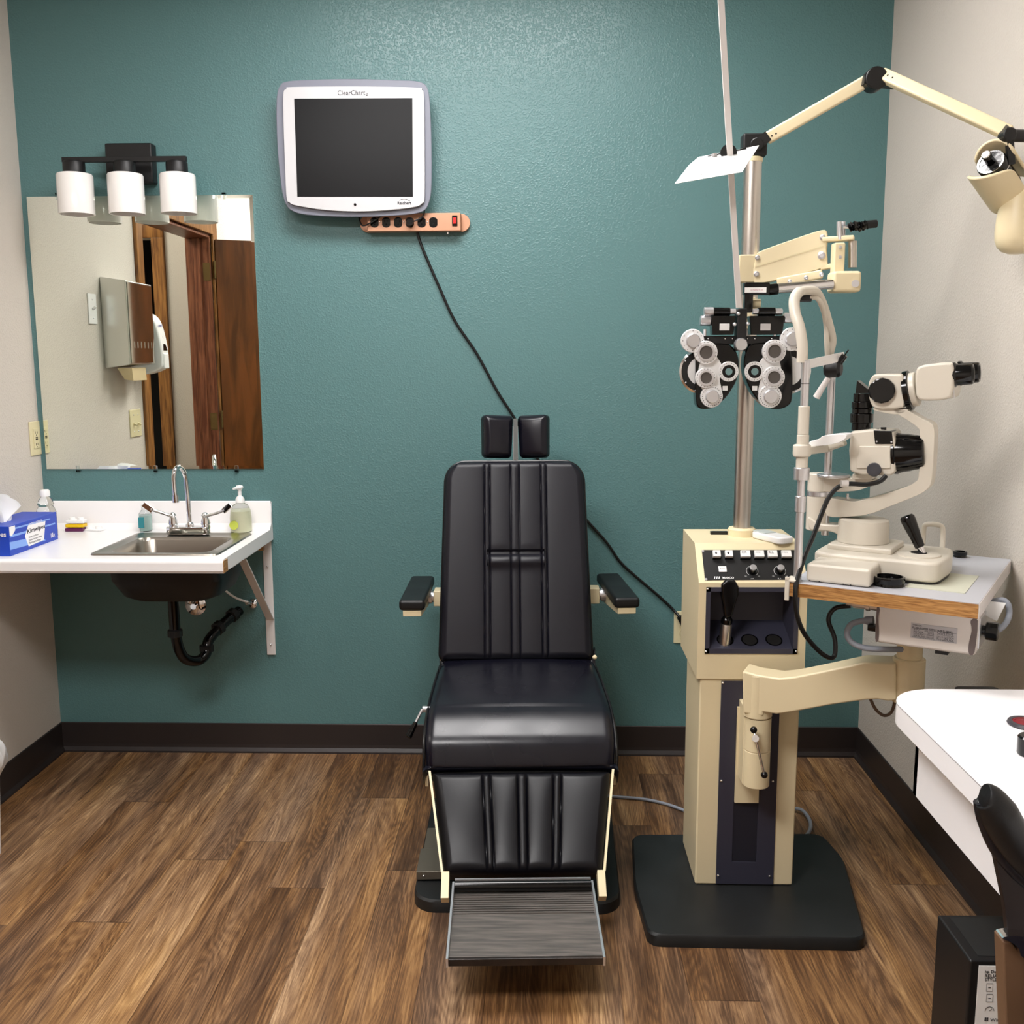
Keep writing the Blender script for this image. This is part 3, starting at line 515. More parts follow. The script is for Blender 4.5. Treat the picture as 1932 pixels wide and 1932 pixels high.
# small packets
def packet(label, px, py, wd, dp, h, m, rz, z0=CT, group=None):
    c = P(px, py, Z=z0); 
    def fn(i, j):
        x, y = (i-.5)*wd, (j-.5)*dp; e = max(abs(i-.5), abs(j-.5))*2
        return V((x, y, h*(1-e**4)*(.7+.3*math.sin(11*i+5*j+px))))
    mb = MB(M.Translation(c) @ M.Rotation(rz, 4, 'Z')); mb.grid(fn, 10, 10); mb.add([(-wd/2, -dp/2, 0), (wd/2, -dp/2, 0), (wd/2, dp/2, 0), (-wd/2, dp/2, 0)], [(0, 3, 2, 1)])
    return tag(mb.build('lens_packet', m), label, 'packet', group)
for nm, px, py, m, lab, z in (('a', 143, 1000, PURP, 'dark purple contact lens packet, lowest of the little stack', 0), ('b', 144, 999, YEL, 'yellow contact lens packet lying on the purple one', .014), ('c', 145, 996, WPLA, 'white contact lens packet on top of the yellow one', .028)):
    c = P(144, 1002, Z=CT); c.z += z; c.x += (px-144)*.002; t = thing('lens_packet', lab, 'packet', c, 'contact lens packets on the counter')
    MB().box(c.x-.032, c.x+.030, c.y-.012, c.y+.022, CT+z, CT+z+.011).build('tray', m, t, bev=.002)
    MB().lathe([(.012, 0), (.009, .010), (0, .011)], (c.x-.015, c.y+.004, CT+z+.009), n=16).lathe([(.012, 0), (.009, .010), (0, .011)], (c.x+.014, c.y+.004, CT+z+.009), n=16).build('blisters', WPLA if m is WPLA else m, t)
c = P(177, 1001, Z=CT); t = thing('lens_packet', 'white contact lens packet lying right of the coloured stack', 'packet', c, 'contact lens packets on the counter')
MB(M.Translation(c) @ M.Rotation(-.15, 4, 'Z')).box(-.036, .034, -.014, .022, 0, .006).build('tray', WPLA, t, bev=.002); MB().lathe([(.013, 0), (.010, .010), (0, .012)], c+V((-.016, .004, .005)), n=16).lathe([(.013, 0), (.010, .010), (0, .012)], c+V((.016, .004, .005)), n=16).build('blisters', WPLA, t)
# trash bin at the left edge
tb = thing('trash_bin', 'white waste bin with a thin plastic liner at the left edge', 'bin', (.06, -.88, 0))
yb_ = -1.04; xrr = P(11, 1480, Y=-.73).x
loft([rr(xrr-.19, xrr-.012, yb_, yb_+.30, .03, 0.0), rr(xrr-.2, xrr, yb_-.01, yb_+.31, .03, .27)], True, False).build('bin', WPLA, tb)
def bag(i, j):
    t = 2*PI*i; n_ = .010*math.sin(9*t+5*j)+.007*math.sin(23*t+9*j)+.006*math.sin(41*t)
    k = 1+.14*math.sin(PI*min(1, j*1.4))-.45*max(0, j-.6)
    return V((xrr-.085+(.105*k+n_)*math.cos(t), yb_+.17+(.160*k+n_)*math.sin(t), .235+.155*j+.010*math.sin(7*t+4*j)))
MB().grid(bag, 120, 24).build('liner_bag', BAG, tb, fix=False)
# ------------------------------------------------------------------ examination chair
CX, CY = 1.665, -.70; CA = math.radians(2.4)
TC = M.Translation((CX, CY, 0)) @ M.Rotation(CA, 4, 'Z')
ch = thing('exam_chair', 'black leather exam chair with headrest, armrests and metal footrest in the middle of the room', 'chair', (CX, CY, 0))
def pad(m, hw0, hw1, L, r0, r1, body, groove, er=.022, nu=150, nv=110, T=.05):
    """upholstered pad in frame m: x across, z along, front is -y; returns (cushion, body, outline)"""
    def hw(z):
        w_ = hw0+(hw1-hw0)*z/L
        for d, r in ((z, r0), (L-z, r1)):
            if d < r: w_ -= r-math.sqrt(max(0, r*r-(r-d)**2))
        return w_
    def fn(i, j):
        z = L*(1-math.cos(PI*j))/2; u = (2*i-1); u = u*.6+.4*math.sin(u*PI/2); h = hw(z); x = u*h
        e = min(h-abs(x), z, L-z); k = 1-min(1, max(0, e)/er); d = -er*(1-math.sqrt(max(0, 1-k*k)))
        return V((x, -(d+groove(x, z)*(1-k)), z))
    c = MB(m).grid(fn, nu, nv)
    zs = [L*(1-math.cos(PI*k/40))/2 for k in range(41)]
    ol = [V((-hw(z), er, z)) for z in zs]+[V((hw(z), er, z)) for z in reversed(zs)]
    wB, wT = hw(0), hw(L); ol = ol[:41]+[V((-wT+2*wT*k/8, er, L)) for k in range(1, 8)]+ol[41:]+[V((wB-2*wB*k/8, er, 0)) for k in range(1, 8)]
    ol2 = [p for i, p in enumerate(ol) if (p-ol[i-1]).length > 1e-4]
    bd = MB(m).prism(ol2, (0, body, 0), True)
    return c, bd, ol2
def seam(x, xs, d=.0032, w_=.0017): return -sum(d*math.exp(-((x-a)/w_)**2) for a in xs)
up = V((0, .18, .585)); L = up.length; ang = math.atan2(.18, .585)
FB = TC @ M.Translation((-.004, .205, .497)) @ M.Rotation(-ang, 4, 'X')
pos = [-.094, -.077, -.0135, .0135, .080, .097]
def gb(x, z):
    hs = L*.53; g = seam(x, pos)
    for a, b in ((-.077, -.0135), (.0135, .080)):
        if a < x < b: g += .0035*math.sin(PI*(x-a)/(b-a))**.5*min(1, abs(z-hs)/.03+.15)
    if -.085 < x < .088: g -= .011*math.exp(-((z-hs)/.006)**2); g += .009*math.exp(-((z-hs+.026)/.016)**2)
    for a, b in ((-.094, -.077), (-.0135, .0135), (.080, .097)):
        if a < x < b: g += .003*math.sin(PI*(x-a)/(b-a))
    if abs(x) > .097: g += .004*math.sin(PI*min(1, (abs(x)-.097)/.13))**.5
    return g
bk, bd, ol = pad(FB, .231, .213, L, .018, .062, .055, gb, nu=340, nv=130)
k = bk.build('backrest', LEATH, ch); bd.build('backrest_shell', LEATHM, k)
MB(FB).tube([p+V((0, -.001, 0)) for p in ol[::2]], .0045, 8, 2, True).build('piping', PIPE, k)
# headrest: two pads meeting at a grey centre strip
hr = V((-.009, .085, 0)); hz = 1.092; hb = None
FHc = TC @ M.Translation((.000, .405, hz-.005)) @ M.Rotation(-.12, 4, 'X')
for s in (-1, 1):
    fm = FHc @ M.Translation((s*.0525, 0, 0)) @ M.Rotation(-s*.30, 4, 'Z') @ M.Rotation(-s*.02, 4, 'Y')
    c_, b_, o_ = pad(fm, .0455, .049, .134, .014, .014, .02, lambda x, z: .010*math.cos(x/.05*1.3)*max(0, math.sin(PI*z/.134))**.5, er=.016, nu=40, nv=40)
    q = c_.build('headrest_pad', LEATHS, ch); b_.build('pad_back', LEATHM, q)
MB(FHc).box(-.0065, .0065, -.004, .03, -.004, .122).build('headrest_strip', mat('grey_fabric_strip', '#5c5e5c', .6), ch)
MB(FHc).box(-.0075, .0075, .012, .042, -.06, .10).build('headrest_post', SILV, ch)
# seat
prof = spline([(.215, .478), (.19, .492), (.10, .490), (.0, .484), (-.08, .477), (-.135, .462), (-.178, .436), (-.207, .402), (-.222, .365), (-.224, .335), (-.205, .312)], 8, False) if False else None
pp = [(.262, .478), (.245, .492), (.10, .489), (.02, .482), (-.06, .471), (-.12, .453), (-.168, .424), (-.198, .398), (-.214, .360), (-.218, .332), (-.200, .312)]
pr = spline([(0, a, b) for a, b in pp], 7, False)
def seat(i, j):
    k = j*(len(pr)-1); a = int(min(len(pr)-2, k)); f = k-a; p = pr[a]*(1-f)+pr[a+1]*f; t = (pr[a+1]-pr[a]).normalized(); n = V((0, t.z, -t.y))
    if n.z < -.3: n = -n
    u = 2*i-1; u = u*.75+.25*math.sin(u*PI/2); y = p.y; h = .236+.020*max(0, min(1, (.2-y)/.36)); h *= 1-.012*max(0, (.38-p.z)/.07)
    x = u*h; e = h-abs(x); er = .03; k_ = 1-min(1, e/er); d = .03*(1-math.sqrt(max(0, 1-k_*k_)))
    if d < 0: d = 0
    nn = V((0, -t.z, t.y)); nn = nn if (nn.z > 0 or nn.y < 0) else -nn
    return V((x, 0, 0))+p-nn*d+nn*.006*math.cos(PI*x/(2*h))*(1 if y > -.1 else .5)
q = MB(TC).grid(seat, 80, 90).build('seat', LEATHS, ch)
sp_ = [V((0, a, b)) for a, b in pp]+[V((0, -.19, .30)), V((0, .19, .40))]
for s in (-1, 1):
    MB(TC).tube([V((s*(.2335+.020*max(0, min(1, (.2-p.y)/.36))), p.y+.004, p.z-.014)) for p in pr[3::6]], .004, 8, 2).build('piping', PIPE, q)
hwid = .234
MB(TC).prism([V((-hwid, p.y+.012, p.z-.026)) for p in pr[::3]]+[V((-hwid, -.19, .31)), V((-hwid, .0, .33)), V((-hwid, .2, .40))], (2*hwid, 0, 0)).build('seat_body', LEATHM, q)
MB(TC).box(-.20, .20, -.16, .20, .24, .40).build('under_frame', BLKM, ch)
# leg rest
up2 = V((0, .195, .178)); L2 = up2.length; a2 = math.atan2(.195, .178)
FL = TC @ M.Translation((.002, -.430, .158)) @ M.Rotation(-a2, 4, 'X')
p2 = [-.102, -.082, -.011, .013, .083, .104]
def gl(x, z):
    w_ = .86+.14*z/L2; x = x/w_; g = seam(x, p2, .004, .0022); t = math.sin(PI*min(1, max(0, z/L2)))**.6
    for a, b in ((-.082, -.011), (.013, .083)):
        if a < x < b: g += .009*math.sin(PI*(x-a)/(b-a))**.5*t
    for a, b in ((-.102, -.082), (-.011, .013), (.083, .104)):
        if a < x < b: g += .004*math.sin(PI*(x-a)/(b-a))
    if abs(x) > .104: g += .009*math.sin(PI*min(1, (abs(x)-.104)/.12))**.5*t
    return g
lg, lb, o2 = pad(FL, .192, .232, L2, .012, .005, .03, gl, nu=260, nv=60)
k = lg.build('leg_rest', LEATH_SHADE, ch); lb.build('leg_rest_back', LEATHM, k)
for s in (-1, 1):
    MB(FL).prism([V((s*.1945, -.002, .0)), V((s*.2355, -.002, L2+.0)), V((s*.2355, .035, L2)), V((s*.1945, .035, 0))], (s*.006, 0, 0)).build('side_rail', CREAM, ch, 'cream metal rail')
    MB(FL).box(s*.180, s*.199, -.004, .03, -.062, .002).build('rail_foot', CREAM, ch, bev=.001)
    MB(TC).box(s*.242, s*.250, -.215, -.19, .285, .335).build('seat_tab', CREAM, ch)
# footrest
FYr, FZr, FYf, FZf, fw = -.475, .130, -.722, .116, .167
ft = MB(TC).prism([(-fw, FYr, FZr), (-fw, FYf, FZf), (-fw, FYf-.002, FZf-.012), (-fw, FYr, FZr-.012)], (2*fw, 0, 0)).build('footrest', ALU, ch)
mb = MB(TC)
for i in range(9): y = FYr-.012-i*.009; z = FZr+.0005+(FZf-FZr)*(FYr-y)/(FYr-FYf); mb.box(-fw+.004, fw-.004, y-.002, y+.002, z-.002, z+.0016)
mb.build('ribs', ALU, ft)
MB(TC).box(-fw, fw, FYf-.006, FYf+.004, FZf-.014, FZf+.003).build('front_lip', mat('black_worn_lip', '#0e0e10', .3, .1, var='#3a2f28', vscale=9), ft, bev=.002)
MB(TC).cyl((-fw+.004, FYr+.006, FZr+.014), (fw-.004, FYr+.006, FZr+.014), .013).build('hinge_tube', BLKG, ft); MB(TC).box(-fw+.004, fw-.004, FYr+.008, FYr+.014, FZr+.018, FZr+.030).build('top_strip', SILV, ft)
for s in (-1, 1): MB(TC).bar((s*fw, FYr+.02, FZr+.008), (s*(fw+.002), FYf-.008, FZf-.004), .005, .022).build('side_edge', SILV, ft, 'polished side edge')
# base plate and column
bp = rr(1.388, 1.943, -1.048, -.40, .06, 0.0); b2 = rr(1.392, 1.939, -1.044, -.404, .06, .034); b1 = rr(1.388, 1.943, -1.048, -.40, .06, .028)
def taper(l): return [V((CX+(p.x-CX)*(1-.05*max(0, (-.75-p.y)/.3)), p.y, p.z)) for p in l]
loft([taper(bp), taper(b1), taper(b2)], True).build('base_plate', RUBB, ch)
MB(TC).box(-.12, .12, -.02, .24, .034, .26).build('column_cover', CREAM, ch, bev=.01)
def pedal(x0, x1, y0, y1, z):
    k = MB().add([(x0, y0, z), (x1, y0, z+.004), (x1, y1, z+.018), (x0, y1, z+.014), (x0, y0, z-.022), (x1, y0, z-.018), (x1, y1, z-.018), (x0, y1, z-.018)], [(0, 1, 2, 3), (7, 6, 5, 4), (0, 4, 5, 1), (1, 5, 6, 2), (2, 6, 7, 3), (3, 7, 4, 0)]).build('foot_pedal', PEDAL, ch, bev=.001)
    MB().sph((x0+.02, y0-.001, z-.01), .003, 8).build('screw', CHROME, k)
pedal(1.405, 1.50, -.835, -.735, .062); pedal(1.400, 1.50, -.955, -.852, .060)
# armrests
def arm(s, fx, fy, rx, ry, lab):
    f_, r_ = V((fx, fy, .672)), V((rx, ry, .672)); d = (r_-f_).normalized(); a = math.atan2(-(d.x), d.y)
    LA = (r_-f_).length; fm = M.Translation(f_) @ M.Rotation(a, 4, 'Z')
    g = MB(fm).box(-.038, .038, 0, LA, -.012, .020).build('arm_pad', LEATHM, ch, bev=.010, seg=4)
    MB(fm).prism([(-.027, .006, -.012), (-.027, .006, -.030), (-.027, .02, -.033), (-.027, LA-.06, -.06), (-.027, LA-.02, -.012)], (.054, 0, 0)).build('arm_bracket', CREAM, ch, bev=.002)
    hub = fm @ V((-s*.030, LA*.68, -.025)); e = V((CX-.004+s*.205, hub.y+.02, hub.z))
    MB().cyl(hub+V((s*.01, 0, 0)), hub+V((-s*.010, 0, 0)), .022).cyl(hub+V((-s*.010, 0, 0)), hub+V((-s*.016, 0, 0)), .017).build('swivel_hub', SILV, ch, 'silver swivel hub')
    x0, x1 = sorted((hub.x-s*.016, e.x)); MB().box(x0, x1, hub.y-.024, hub.y+.03, hub.z-.026, hub.z+.024).build('arm_mount', CREAM, ch, bev=.003)
arm(-1, 1.347, -.545, 1.340, -.200, 'l'); arm(1, 1.983, -.505, 1.947, -.155, 'r')
a_, b_, c_ = P(812, 1338, Y=-.78), P(797, 1338, Y=-.79), P(770, 1392, Y=-.82); m_ = b_+(c_-b_)*.45
k = MB().cyl(a_+V((.03, 0, 0)), b_, .009).cyl(b_, m_, .004).build('recline_lever', SILV, ch); MB().cyl(m_, c_, .0065, .009, bev=.003).build('lever_grip', BLKG, k)
c = P(823, 1303, Y=-.66); MB().box(c.x-.006, c.x+.008, c.y-.008, c.y+.008, c.z-.010, c.z+.010).build('cable_clip', WPLA, ch); MB().tube([P(832, 1250, Y=-.5), P(826, 1285, Y=-.6), P(822, 1305, Y=-.66), P(814, 1330, Y=-.75)], .003).build('tilt_cable', BLK, ch)
c = P(834, 1243, Y=-.48); MB().sph(c, .007).sph(P(1122, 1240, Y=-.48), .007).build('pivot_cap', CREAM, ch)
fc = tag(MB().tube([P(x, y, Z=.006) for x, y in ((1100, 1496), (1160, 1503), (1215, 1508), (1260, 1518), (1300, 1533), (1340, 1550))], .005).build('floor_cable', GCAB), 'grey cable on the floor between the exam chair and the instrument stand', 'cable')
fc = tag(MB().tube([P(1480, 1540, Z=.006)+V((0, .03, 0)), P(1498, 1526, Z=.01), P(1515, 1530, Z=.02), P(1528, 1548, Z=.02), P(1528, 1566, Z=.015), P(1515, 1583, Z=.006), P(1495, 1590, Z=.006)], .0055).build('floor_cable', GCAB), 'light grey cable loop on the floor behind the instrument stand', 'cable')
# ------------------------------------------------------------------ instrument stand
st = thing('instrument_stand', 'cream ophthalmic instrument stand with steel pole, control console and black floor plate', 'stand', (2.26, -.85, 0))
fp = [(1.990, -.672), (2.540, -.655), (2.560, -.80), (2.500, -1.192), (1.985, -1.186), (1.972, -.95)]
def rpoly(pts, r, z, k=5):
    o = []; n = len(pts)
    for i in range(n):
        p, a, b = V((*pts[i], z)), V((*pts[i-1], z)), V((*pts[(i+1) % n], z)); u = (a-p).normalized()*r; w_ = (b-p).normalized()*r
        for q in range(k+1): t = q/k; o.append((p+u)*(1-t)**2+p*2*t*(1-t)+(p+w_)*t*t)
    return o
loft([rpoly(fp, .035, 0)[::-1], rpoly(fp, .035, .026)[::-1], [V((2.26+(p.x-2.26)*.985, -.93+(p.y+.93)*.985, .032)) for p in rpoly(fp, .035, .03)[::-1]]], True).build('floor_plate', RUBB, st, 'black rubber-covered floor plate')
SY = -.950; cx0, cx1 = P(1311, 1668, Y=SY).x, P(1495, 1670, Y=SY).x
MB().box(cx0, cx1, SY, -.72, .032, .60).build('column', CREAM, st, bev=.005, seg=3)
a, b = P(1356, 1290, Y=SY-.003), P(1460, 1668, Y=SY-.003)
px0, px1 = P(1350, 1668, Y=SY).x, P(1458, 1668, Y=SY).x; sl0, sl1 = P(1381, 1600, Y=SY).x, P(1427, 1600, Y=SY).x; zt_, zb_ = .585, .036; sz0, sz1 = P(1400, 1625, Y=SY).z, .50
pn = MB().box(px0, sl0, SY-.004, SY, zb_, zt_).box(sl1, px1, SY-.004, SY, zb_, zt_).box(sl0, sl1, SY-.004, SY, zb_, sz0).box(sl0, sl1, SY-.004, SY, sz1, zt_).build('front_panel', NAVY, st, 'dark navy front panel with a vertical slot')
MB().box(sl0, sl1, SY-.0015, SY-.0005, sz0, sz1).build('slot_liner', mat('slot_dark', '#1f1f2a', .5), pn)
for x, y in ((1364, 1288), (1361, 1473), (1458, 1474), (1355, 1652), (1452, 1653)): MB().sph(P(x, y, Y=SY-.005), .0035, 8).build('screw', CHROME, pn)
# console
c0, c1 = P(1316, 1200, Y=SY-.004).x-.0, P(1520, 1200, Y=SY-.004).x; CYf = SY-.006; CYb = -.66
zb2 = P(1400, 1281, Y=CYf).z; zf2 = P(1400, 1100, Y=CYf).z; zt2 = .925; yk = CYf+.085
sidep = [(CYf, zb2), (CYf, zf2), (yk, zt2), (CYb, zt2), (CYb, zb2+.10), (CYb-.05, zb2)]
# body with a real recess in the front
rx0, rx1 = P(1331, 1170, Y=CYf).x, P(1506, 1170, Y=CYf).x; rz0, rz1 = P(1420, 1233, Y=CYf).z, P(1420, 1108, Y=CYf).z
cb = MB().prism([(c0, y, z) for y, z in [(CYf, rz1), (CYf, zf2), (yk, zt2), (CYb, zt2), (CYb, zb2), (CYf+.12, zb2), (CYf+.12, rz1)]], (c1-c0, 0, 0)).box(c0, c1, CYf, CYf+.12, zb2, rz0).box(c0, rx0, CYf, CYf+.12, rz0, rz1).box(rx1, c1, CYf, CYf+.12, rz0, rz1)
cs_ = cb.build('console', CREAM, st)
ws = MB().box(rx0+.01, rx1-.01, CYf+.095, CYf+.1, rz0+.055, rz1-.01).add([(rx0+.012, CYf-.0, rz0+.012), (rx1-.012, CYf, rz0+.012), (rx1-.012, CYf+.096, rz0+.062), (rx0+.012, CYf+.096, rz0+.062)], [(0, 1, 2, 3)])
ws.add([(rx0+.010, CYf, rz0+.01), (rx0+.016, CYf+.096, rz0+.05), (rx0+.016, CYf+.096, rz1-.01), (rx0+.010, CYf, rz1-.008)], [(0, 1, 2, 3)]).add([(rx1-.010, CYf, rz0+.01), (rx1-.016, CYf+.096, rz0+.05), (rx1-.016, CYf+.096, rz1-.01), (rx1-.010, CYf, rz1-.008)], [(3, 2, 1, 0)]).add([(rx0+.01, CYf, rz1-.01), (rx1-.01, CYf, rz1-.01), (rx1-.016, CYf+.096, rz1-.012), (rx0+.016, CYf+.096, rz1-.012)], [(3, 2, 1, 0)])
wl = ws.build('instrument_well', NAVY, st, 'dark navy recessed instrument well', fix=False)
MB().box(rx0, rx0+.011, CYf-.003, CYf, rz0, rz1).box(rx1-.011, rx1, CYf-.003, CYf, rz0, rz1).box(rx0, rx1, CYf-.003, CYf, rz0, rz0+.013).box(rx0, rx1, CYf-.003, CYf, rz1-.011, rz1).build('well_rim', NAVY, wl)
for x, y in ((1335, 1111), (1332, 1229), (1502, 1229)): MB().sph(P(x, y, Y=CYf-.004), .003, 8).build('screw', CHROME, wl)
sn = V((0, -.05, .096)).normalized()
for px in (1368, 1414, 1460):
    q = P(px, 1208, n=sn, q=V((0, CYf+.05, rz0+.037)))
    k = MB().ring(q-sn*.004, sn, .0215, .018, .0055).build('holder_ring', BLKG, wl); MB().cyl(q-sn*.003, q+sn*.0012, .0181).build('holder_hole', SHADE_BLK, k)  # raised black disc paints the dark inside of each hole
# slanted control panel
pn_ = V((0, -(zt2-zf2), yk-CYf)).normalized(); pu = V((0, yk-CYf, zt2-zf2)); PL = pu.length; pu = pu.normalized(); po = V((0, CYf, zf2))
def on(px, py, h=0): return P(px, py, n=pn_, q=po+pn_*h)
cp = MB().prism([on(*p) for p in ((1324, 1038), (1504, 1038), (1508, 1094), (1330, 1095))], pn_*.0012).build('control_panel', BLKM, st, 'black slanted control panel')
def key(px, py, w_, h_, hh, m=WPLA):
    c = on(px, py); f = M.Translation(c) @ M((V((1, 0, 0)), pu, pn_)).transposed().to_4x4()
    k = MB(f).box(-w_/2-.001, w_/2+.001, -h_/2-.001, h_/2+.001, .001, hh*.45).build('switch_base', BLKG, cp, bev=.0005); MB(f).box(-w_/2, w_/2, -h_/2, h_/2, hh*.45, hh).build('switch_key', m, k, bev=.001); return f, c
def ktext(s, px, py, w_, m, hh, bold=False): text(s, on(px, py, hh), w_, m, cp, n=pn_, right=(1, 0, 0), bold=bold)
for px in (1351, 1374): key(px, 1050, .019, .018, .016)
for px in (1405, 1431, 1456, 1482): key(px, 1050, .024, .019, .015)
key(1363, 1075, .020, .017, .004)
for px, m_ in ((1351, 1), (1374, -1)):
    f, c = M.Translation(on(px, 1043, .0165)) @ M((V((1, 0, 0)), pu, pn_)).transposed().to_4x4(), 0
    MB(f).prism([(x*.0035, y*.0042*m_, 0) for x, y in ((0, -1), (1, 0), (.5, 0), (.5, .8), (-.5, .8), (-.5, 0), (-1, 0))], (0, 0, .0003)).build('arrow_mark', TXT, cp)
for s, px in (('C.R', 1404), ('AUX', 1430), ('R.L', 1455), ('MAIN', 1481)): ktext(s, px, 1042, .012, TXT, .0154)
ktext('AUTO', 1363, 1073, .012, TXT, .0044)
ktext('MARCO', 1374, 1090, .028, WTXT, .0014, True)
mb = MB(); 
for i in range(3):
    q = on(1348+i*4.2, 1090, .0016); mb.prism([q+V((-.0015, 0, 0))-pu*.0035, q+V((.0008, 0, 0))-pu*.0035, q+V((.0025, 0, 0))+pu*.0035, q+V((.0002, 0, 0))+pu*.0035], pn_*.0003)
mb.build('emblem', WTXT, cp)
for px, s in ((1419, 'LAMP'), (1471, 'R.A')):
    c = on(px, 1078); k = MB().lathe([(.011, .001), (.0105, .010), (.0095, .014), (.009, .016)], c, pn_, 24).build('dial', BLKG, cp); MB().lathe([(.0085, .014), (.0085, .019), (.0078, .0195), (0, .0195)], c, pn_, 24).build('dial_cap', SILV, k)
    X = V((1, 0, 0)); MB().tube([c+pn_*.0016+(X*math.sin(t)+pu*math.cos(t))*.0145 for t in [math.radians(a) for a in range(-140, 141, 20)]], .0004, 6).build('scale_arc', WTXT, cp)
    ktext(s, px, 1092, .008, WTXT, .0014); ktext('MIN', px-12, 1087, .005, WTXT, .0014); ktext('MAX', px+13, 1087, .005, WTXT, .0014)
for x, y in ((1326, 1040), (1332, 1093), (1502, 1041)): c = on(x, y, .001); MB().cyl(c, c+pn_*.0012, .0032).build('screw', SILV, cp)
# pole
PX, PY = P(1399, 1005, Y=-.76).x, -.76; ztop = P(1424, 306, Y=PY).z
pole = MB().cyl((PX, PY, zt2), (PX, PY, ztop), .0225, n=40).build('pole', STEEL, st, 'brushed steel pole')
MB().lathe([(.036, 0), (.036, .018), (.033, .022), (.024, .022)], (PX, PY, zt2), n=40).build('pole_collar', CREAM, st); MB().lathe([(.024, 0), (.0245, .010), (.02, .012), (0, .012)], (PX, PY, ztop), n=40).build('pole_cap', CREAM, st)
c = P(1340, 1013, Y=-.74); MB().box(c.x, c.x+.045, -.75, -.735, zt2, zt2+.008).build('clip', BLKM, st)
# black pivot on pole top and the two-part overhead arm
z1 = ztop+.012
MB().box(PX-.030, PX+.032, PY-.02, PY+.02, z1, z1+.055).build('pivot_block', BLKM, st, bev=.006)
A0, A1, A2 = P(1446, 262, Y=PY-.02), P(1648, 146, Y=-.86), P(1905, 252, Y=-1.12)
MB().cyl(P(1428, 272, Y=PY-.03), P(1428, 272, Y=PY+.02), .016, bev=.002).bar(P(1426, 275, Y=PY-.01), P(1450, 256, Y=PY-.02), .026, .03, up=(0, 1, 0)).build('pivot_joint', BLKM, st)
for nm, a, b in (('l', A0, A1), ('u', P(1662, 140, Y=-.87), A2)):
    d = (b-a).normalized(); k = MB().bar(a, b, .030, .021, up=(0, 1, 0)).build('overhead_arm', CREAM, st, bev=.005, seg=3)
    for t in (.04, .08, .95):
        q = a+(b-a)*t; MB().cyl(q+V((0, -.0153, -.002)), q+V((0, -.0162, -.002)), .0022).build('screw_hole', BLKM, k)
c = P(1655, 146, Y=-.89)
MB().cyl(c, c+V((0, .045, 0)), .026, bev=.002).cyl(c+V((0, .006, 0)), c+V((0, .04, 0)), .0265).bar(P(1628, 152, Y=-.87), P(1690, 158, Y=-.87), .020, .026, up=(0, 1, 0)).build('elbow_joint', BLKM, st)
J = P(1902, 255, Y=-1.14)
MB().cyl(J+V((0, -.012, 0)), J+V((0, .02, 0)), .0145, bev=.002).bar(A2+(A1-A2)*.02, J, .024, .024, up=(0, 1, 0)).cyl(J+V((0, .004, 0)), J+V((.04, .01, 0)), .013).bar(J+V((.004, .004, 0)), J+V((.012, .004, -.06)), .014, .012, up=(0, 1, 0)).build('wrist_joint', BLKM, st)
# phoropter parallel arm
za, AY = P(1408, 505, Y=-.78).z, -.80
MB().box(PX-.033, PX+.026, PY-.032, PY+.03, P(1405, 532, Y=-.8).z, P(1405, 480, Y=-.8).z).build('arm_clamp', CREAM, st, bev=.003)
MB().box(PX-.012, PX+.012, PY-.028, PY-.018, P(1430, 620, Y=-.8).z, P(1430, 560, Y=-.8).z).build('counter_bracket', CREAM, st, bev=.002)
ax = V((.28, -.10, 0)).normalized(); an = V((-ax.y, ax.x, 0)); aq = V((PX+.01, PY-.035, 0))   # vertical plane of the arm
def pa(px, py, d=0): return P(px, py, n=an, q=aq-an*d)
k = MB().prism(spline([pa(1421, 520), pa(1421, 508), pa(1427, 484), pa(1434, 474), pa(1500, 450), pa(1550, 434), pa(1560, 440), pa(1559, 470), pa(1560, 492), pa(1556, 504), pa(1500, 520), pa(1440, 534), pa(1425, 536)], 3), an*.03).build('parallel_arm', CREAM, st, bev=.002)
MB().prism([pa(1424, 502, .0012), pa(1558, 462, .0012), pa(1558, 463, .0012), pa(1424, 503, .0012)], -an*.0005).build('panel_crease', IVORY2, k)
for x, y, r in ((1429, 486, .006), (1552, 448, .007), (1550, 482, .0095), (1427, 517, .007)):
    q = pa(x, y, .001); MB().lathe([(r, 0), (r, .002), (r*.5, .003), (r*.45, .0015), (0, .0015)], q, -an, 20).build('bolt', SILV, k)
MB().bar(pa(1466, 533, -.004), pa(1552, 517, -.004), .022, .014, up=an).build('lower_link', CREAM, st, bev=.004)
for x, y in ((1490, 531), (1521, 524), (1550, 518)): q = pa(x, y, .008); MB().lathe([(.0055, 0), (.0055, .002), (.002, .003), (0, .0015)], q, -an, 16).build('bolt', SILV, st)
MB().bar(pa(1552, 453, -.01), pa(1612, 449, -.01), .012, .03, up=an).build('arm_end_link', CREAM, st, bev=.003); MB().bar(pa(1548, 506, -.01), pa(1580, 500, -.01), .012, .02, up=an).build('arm_end_link', CREAM, st, bev=.003)
MB().cyl(pa(1608, 505, -.02), pa(1608, 455, -.02), .011).build('tilt_tube', STEEL, st)
MB().box(pa(1571, 460, .01).x, pa(1594, 460, .01).x, pa(1582, 460, .02).y-.004, pa(1582, 460, .02).y+.03, P(1582, 540, Y=-.9).z, P(1582, 456, Y=-.9).z).build('drop_bracket', CREAM, st, bev=.004)
for y in (465, 484): q = V((pa(1582, y, .01).x, pa(1582, 460, .02).y-.005, P(1582, y, Y=-.9).z)); MB().lathe([(.004, 0), (.004, .0015), (.0015, .0015), (0, .0008)], q, NB, 14).build('screw', SILV, st)
eb0, eb1 = P(1567, 552, Y=-.90), P(1622, 512, Y=-.90)
MB().box(eb0.x, eb1.x, -.92, -.86, eb0.z, eb1.z+.0).build('end_block', CREAM, st, bev=.008, seg=3)
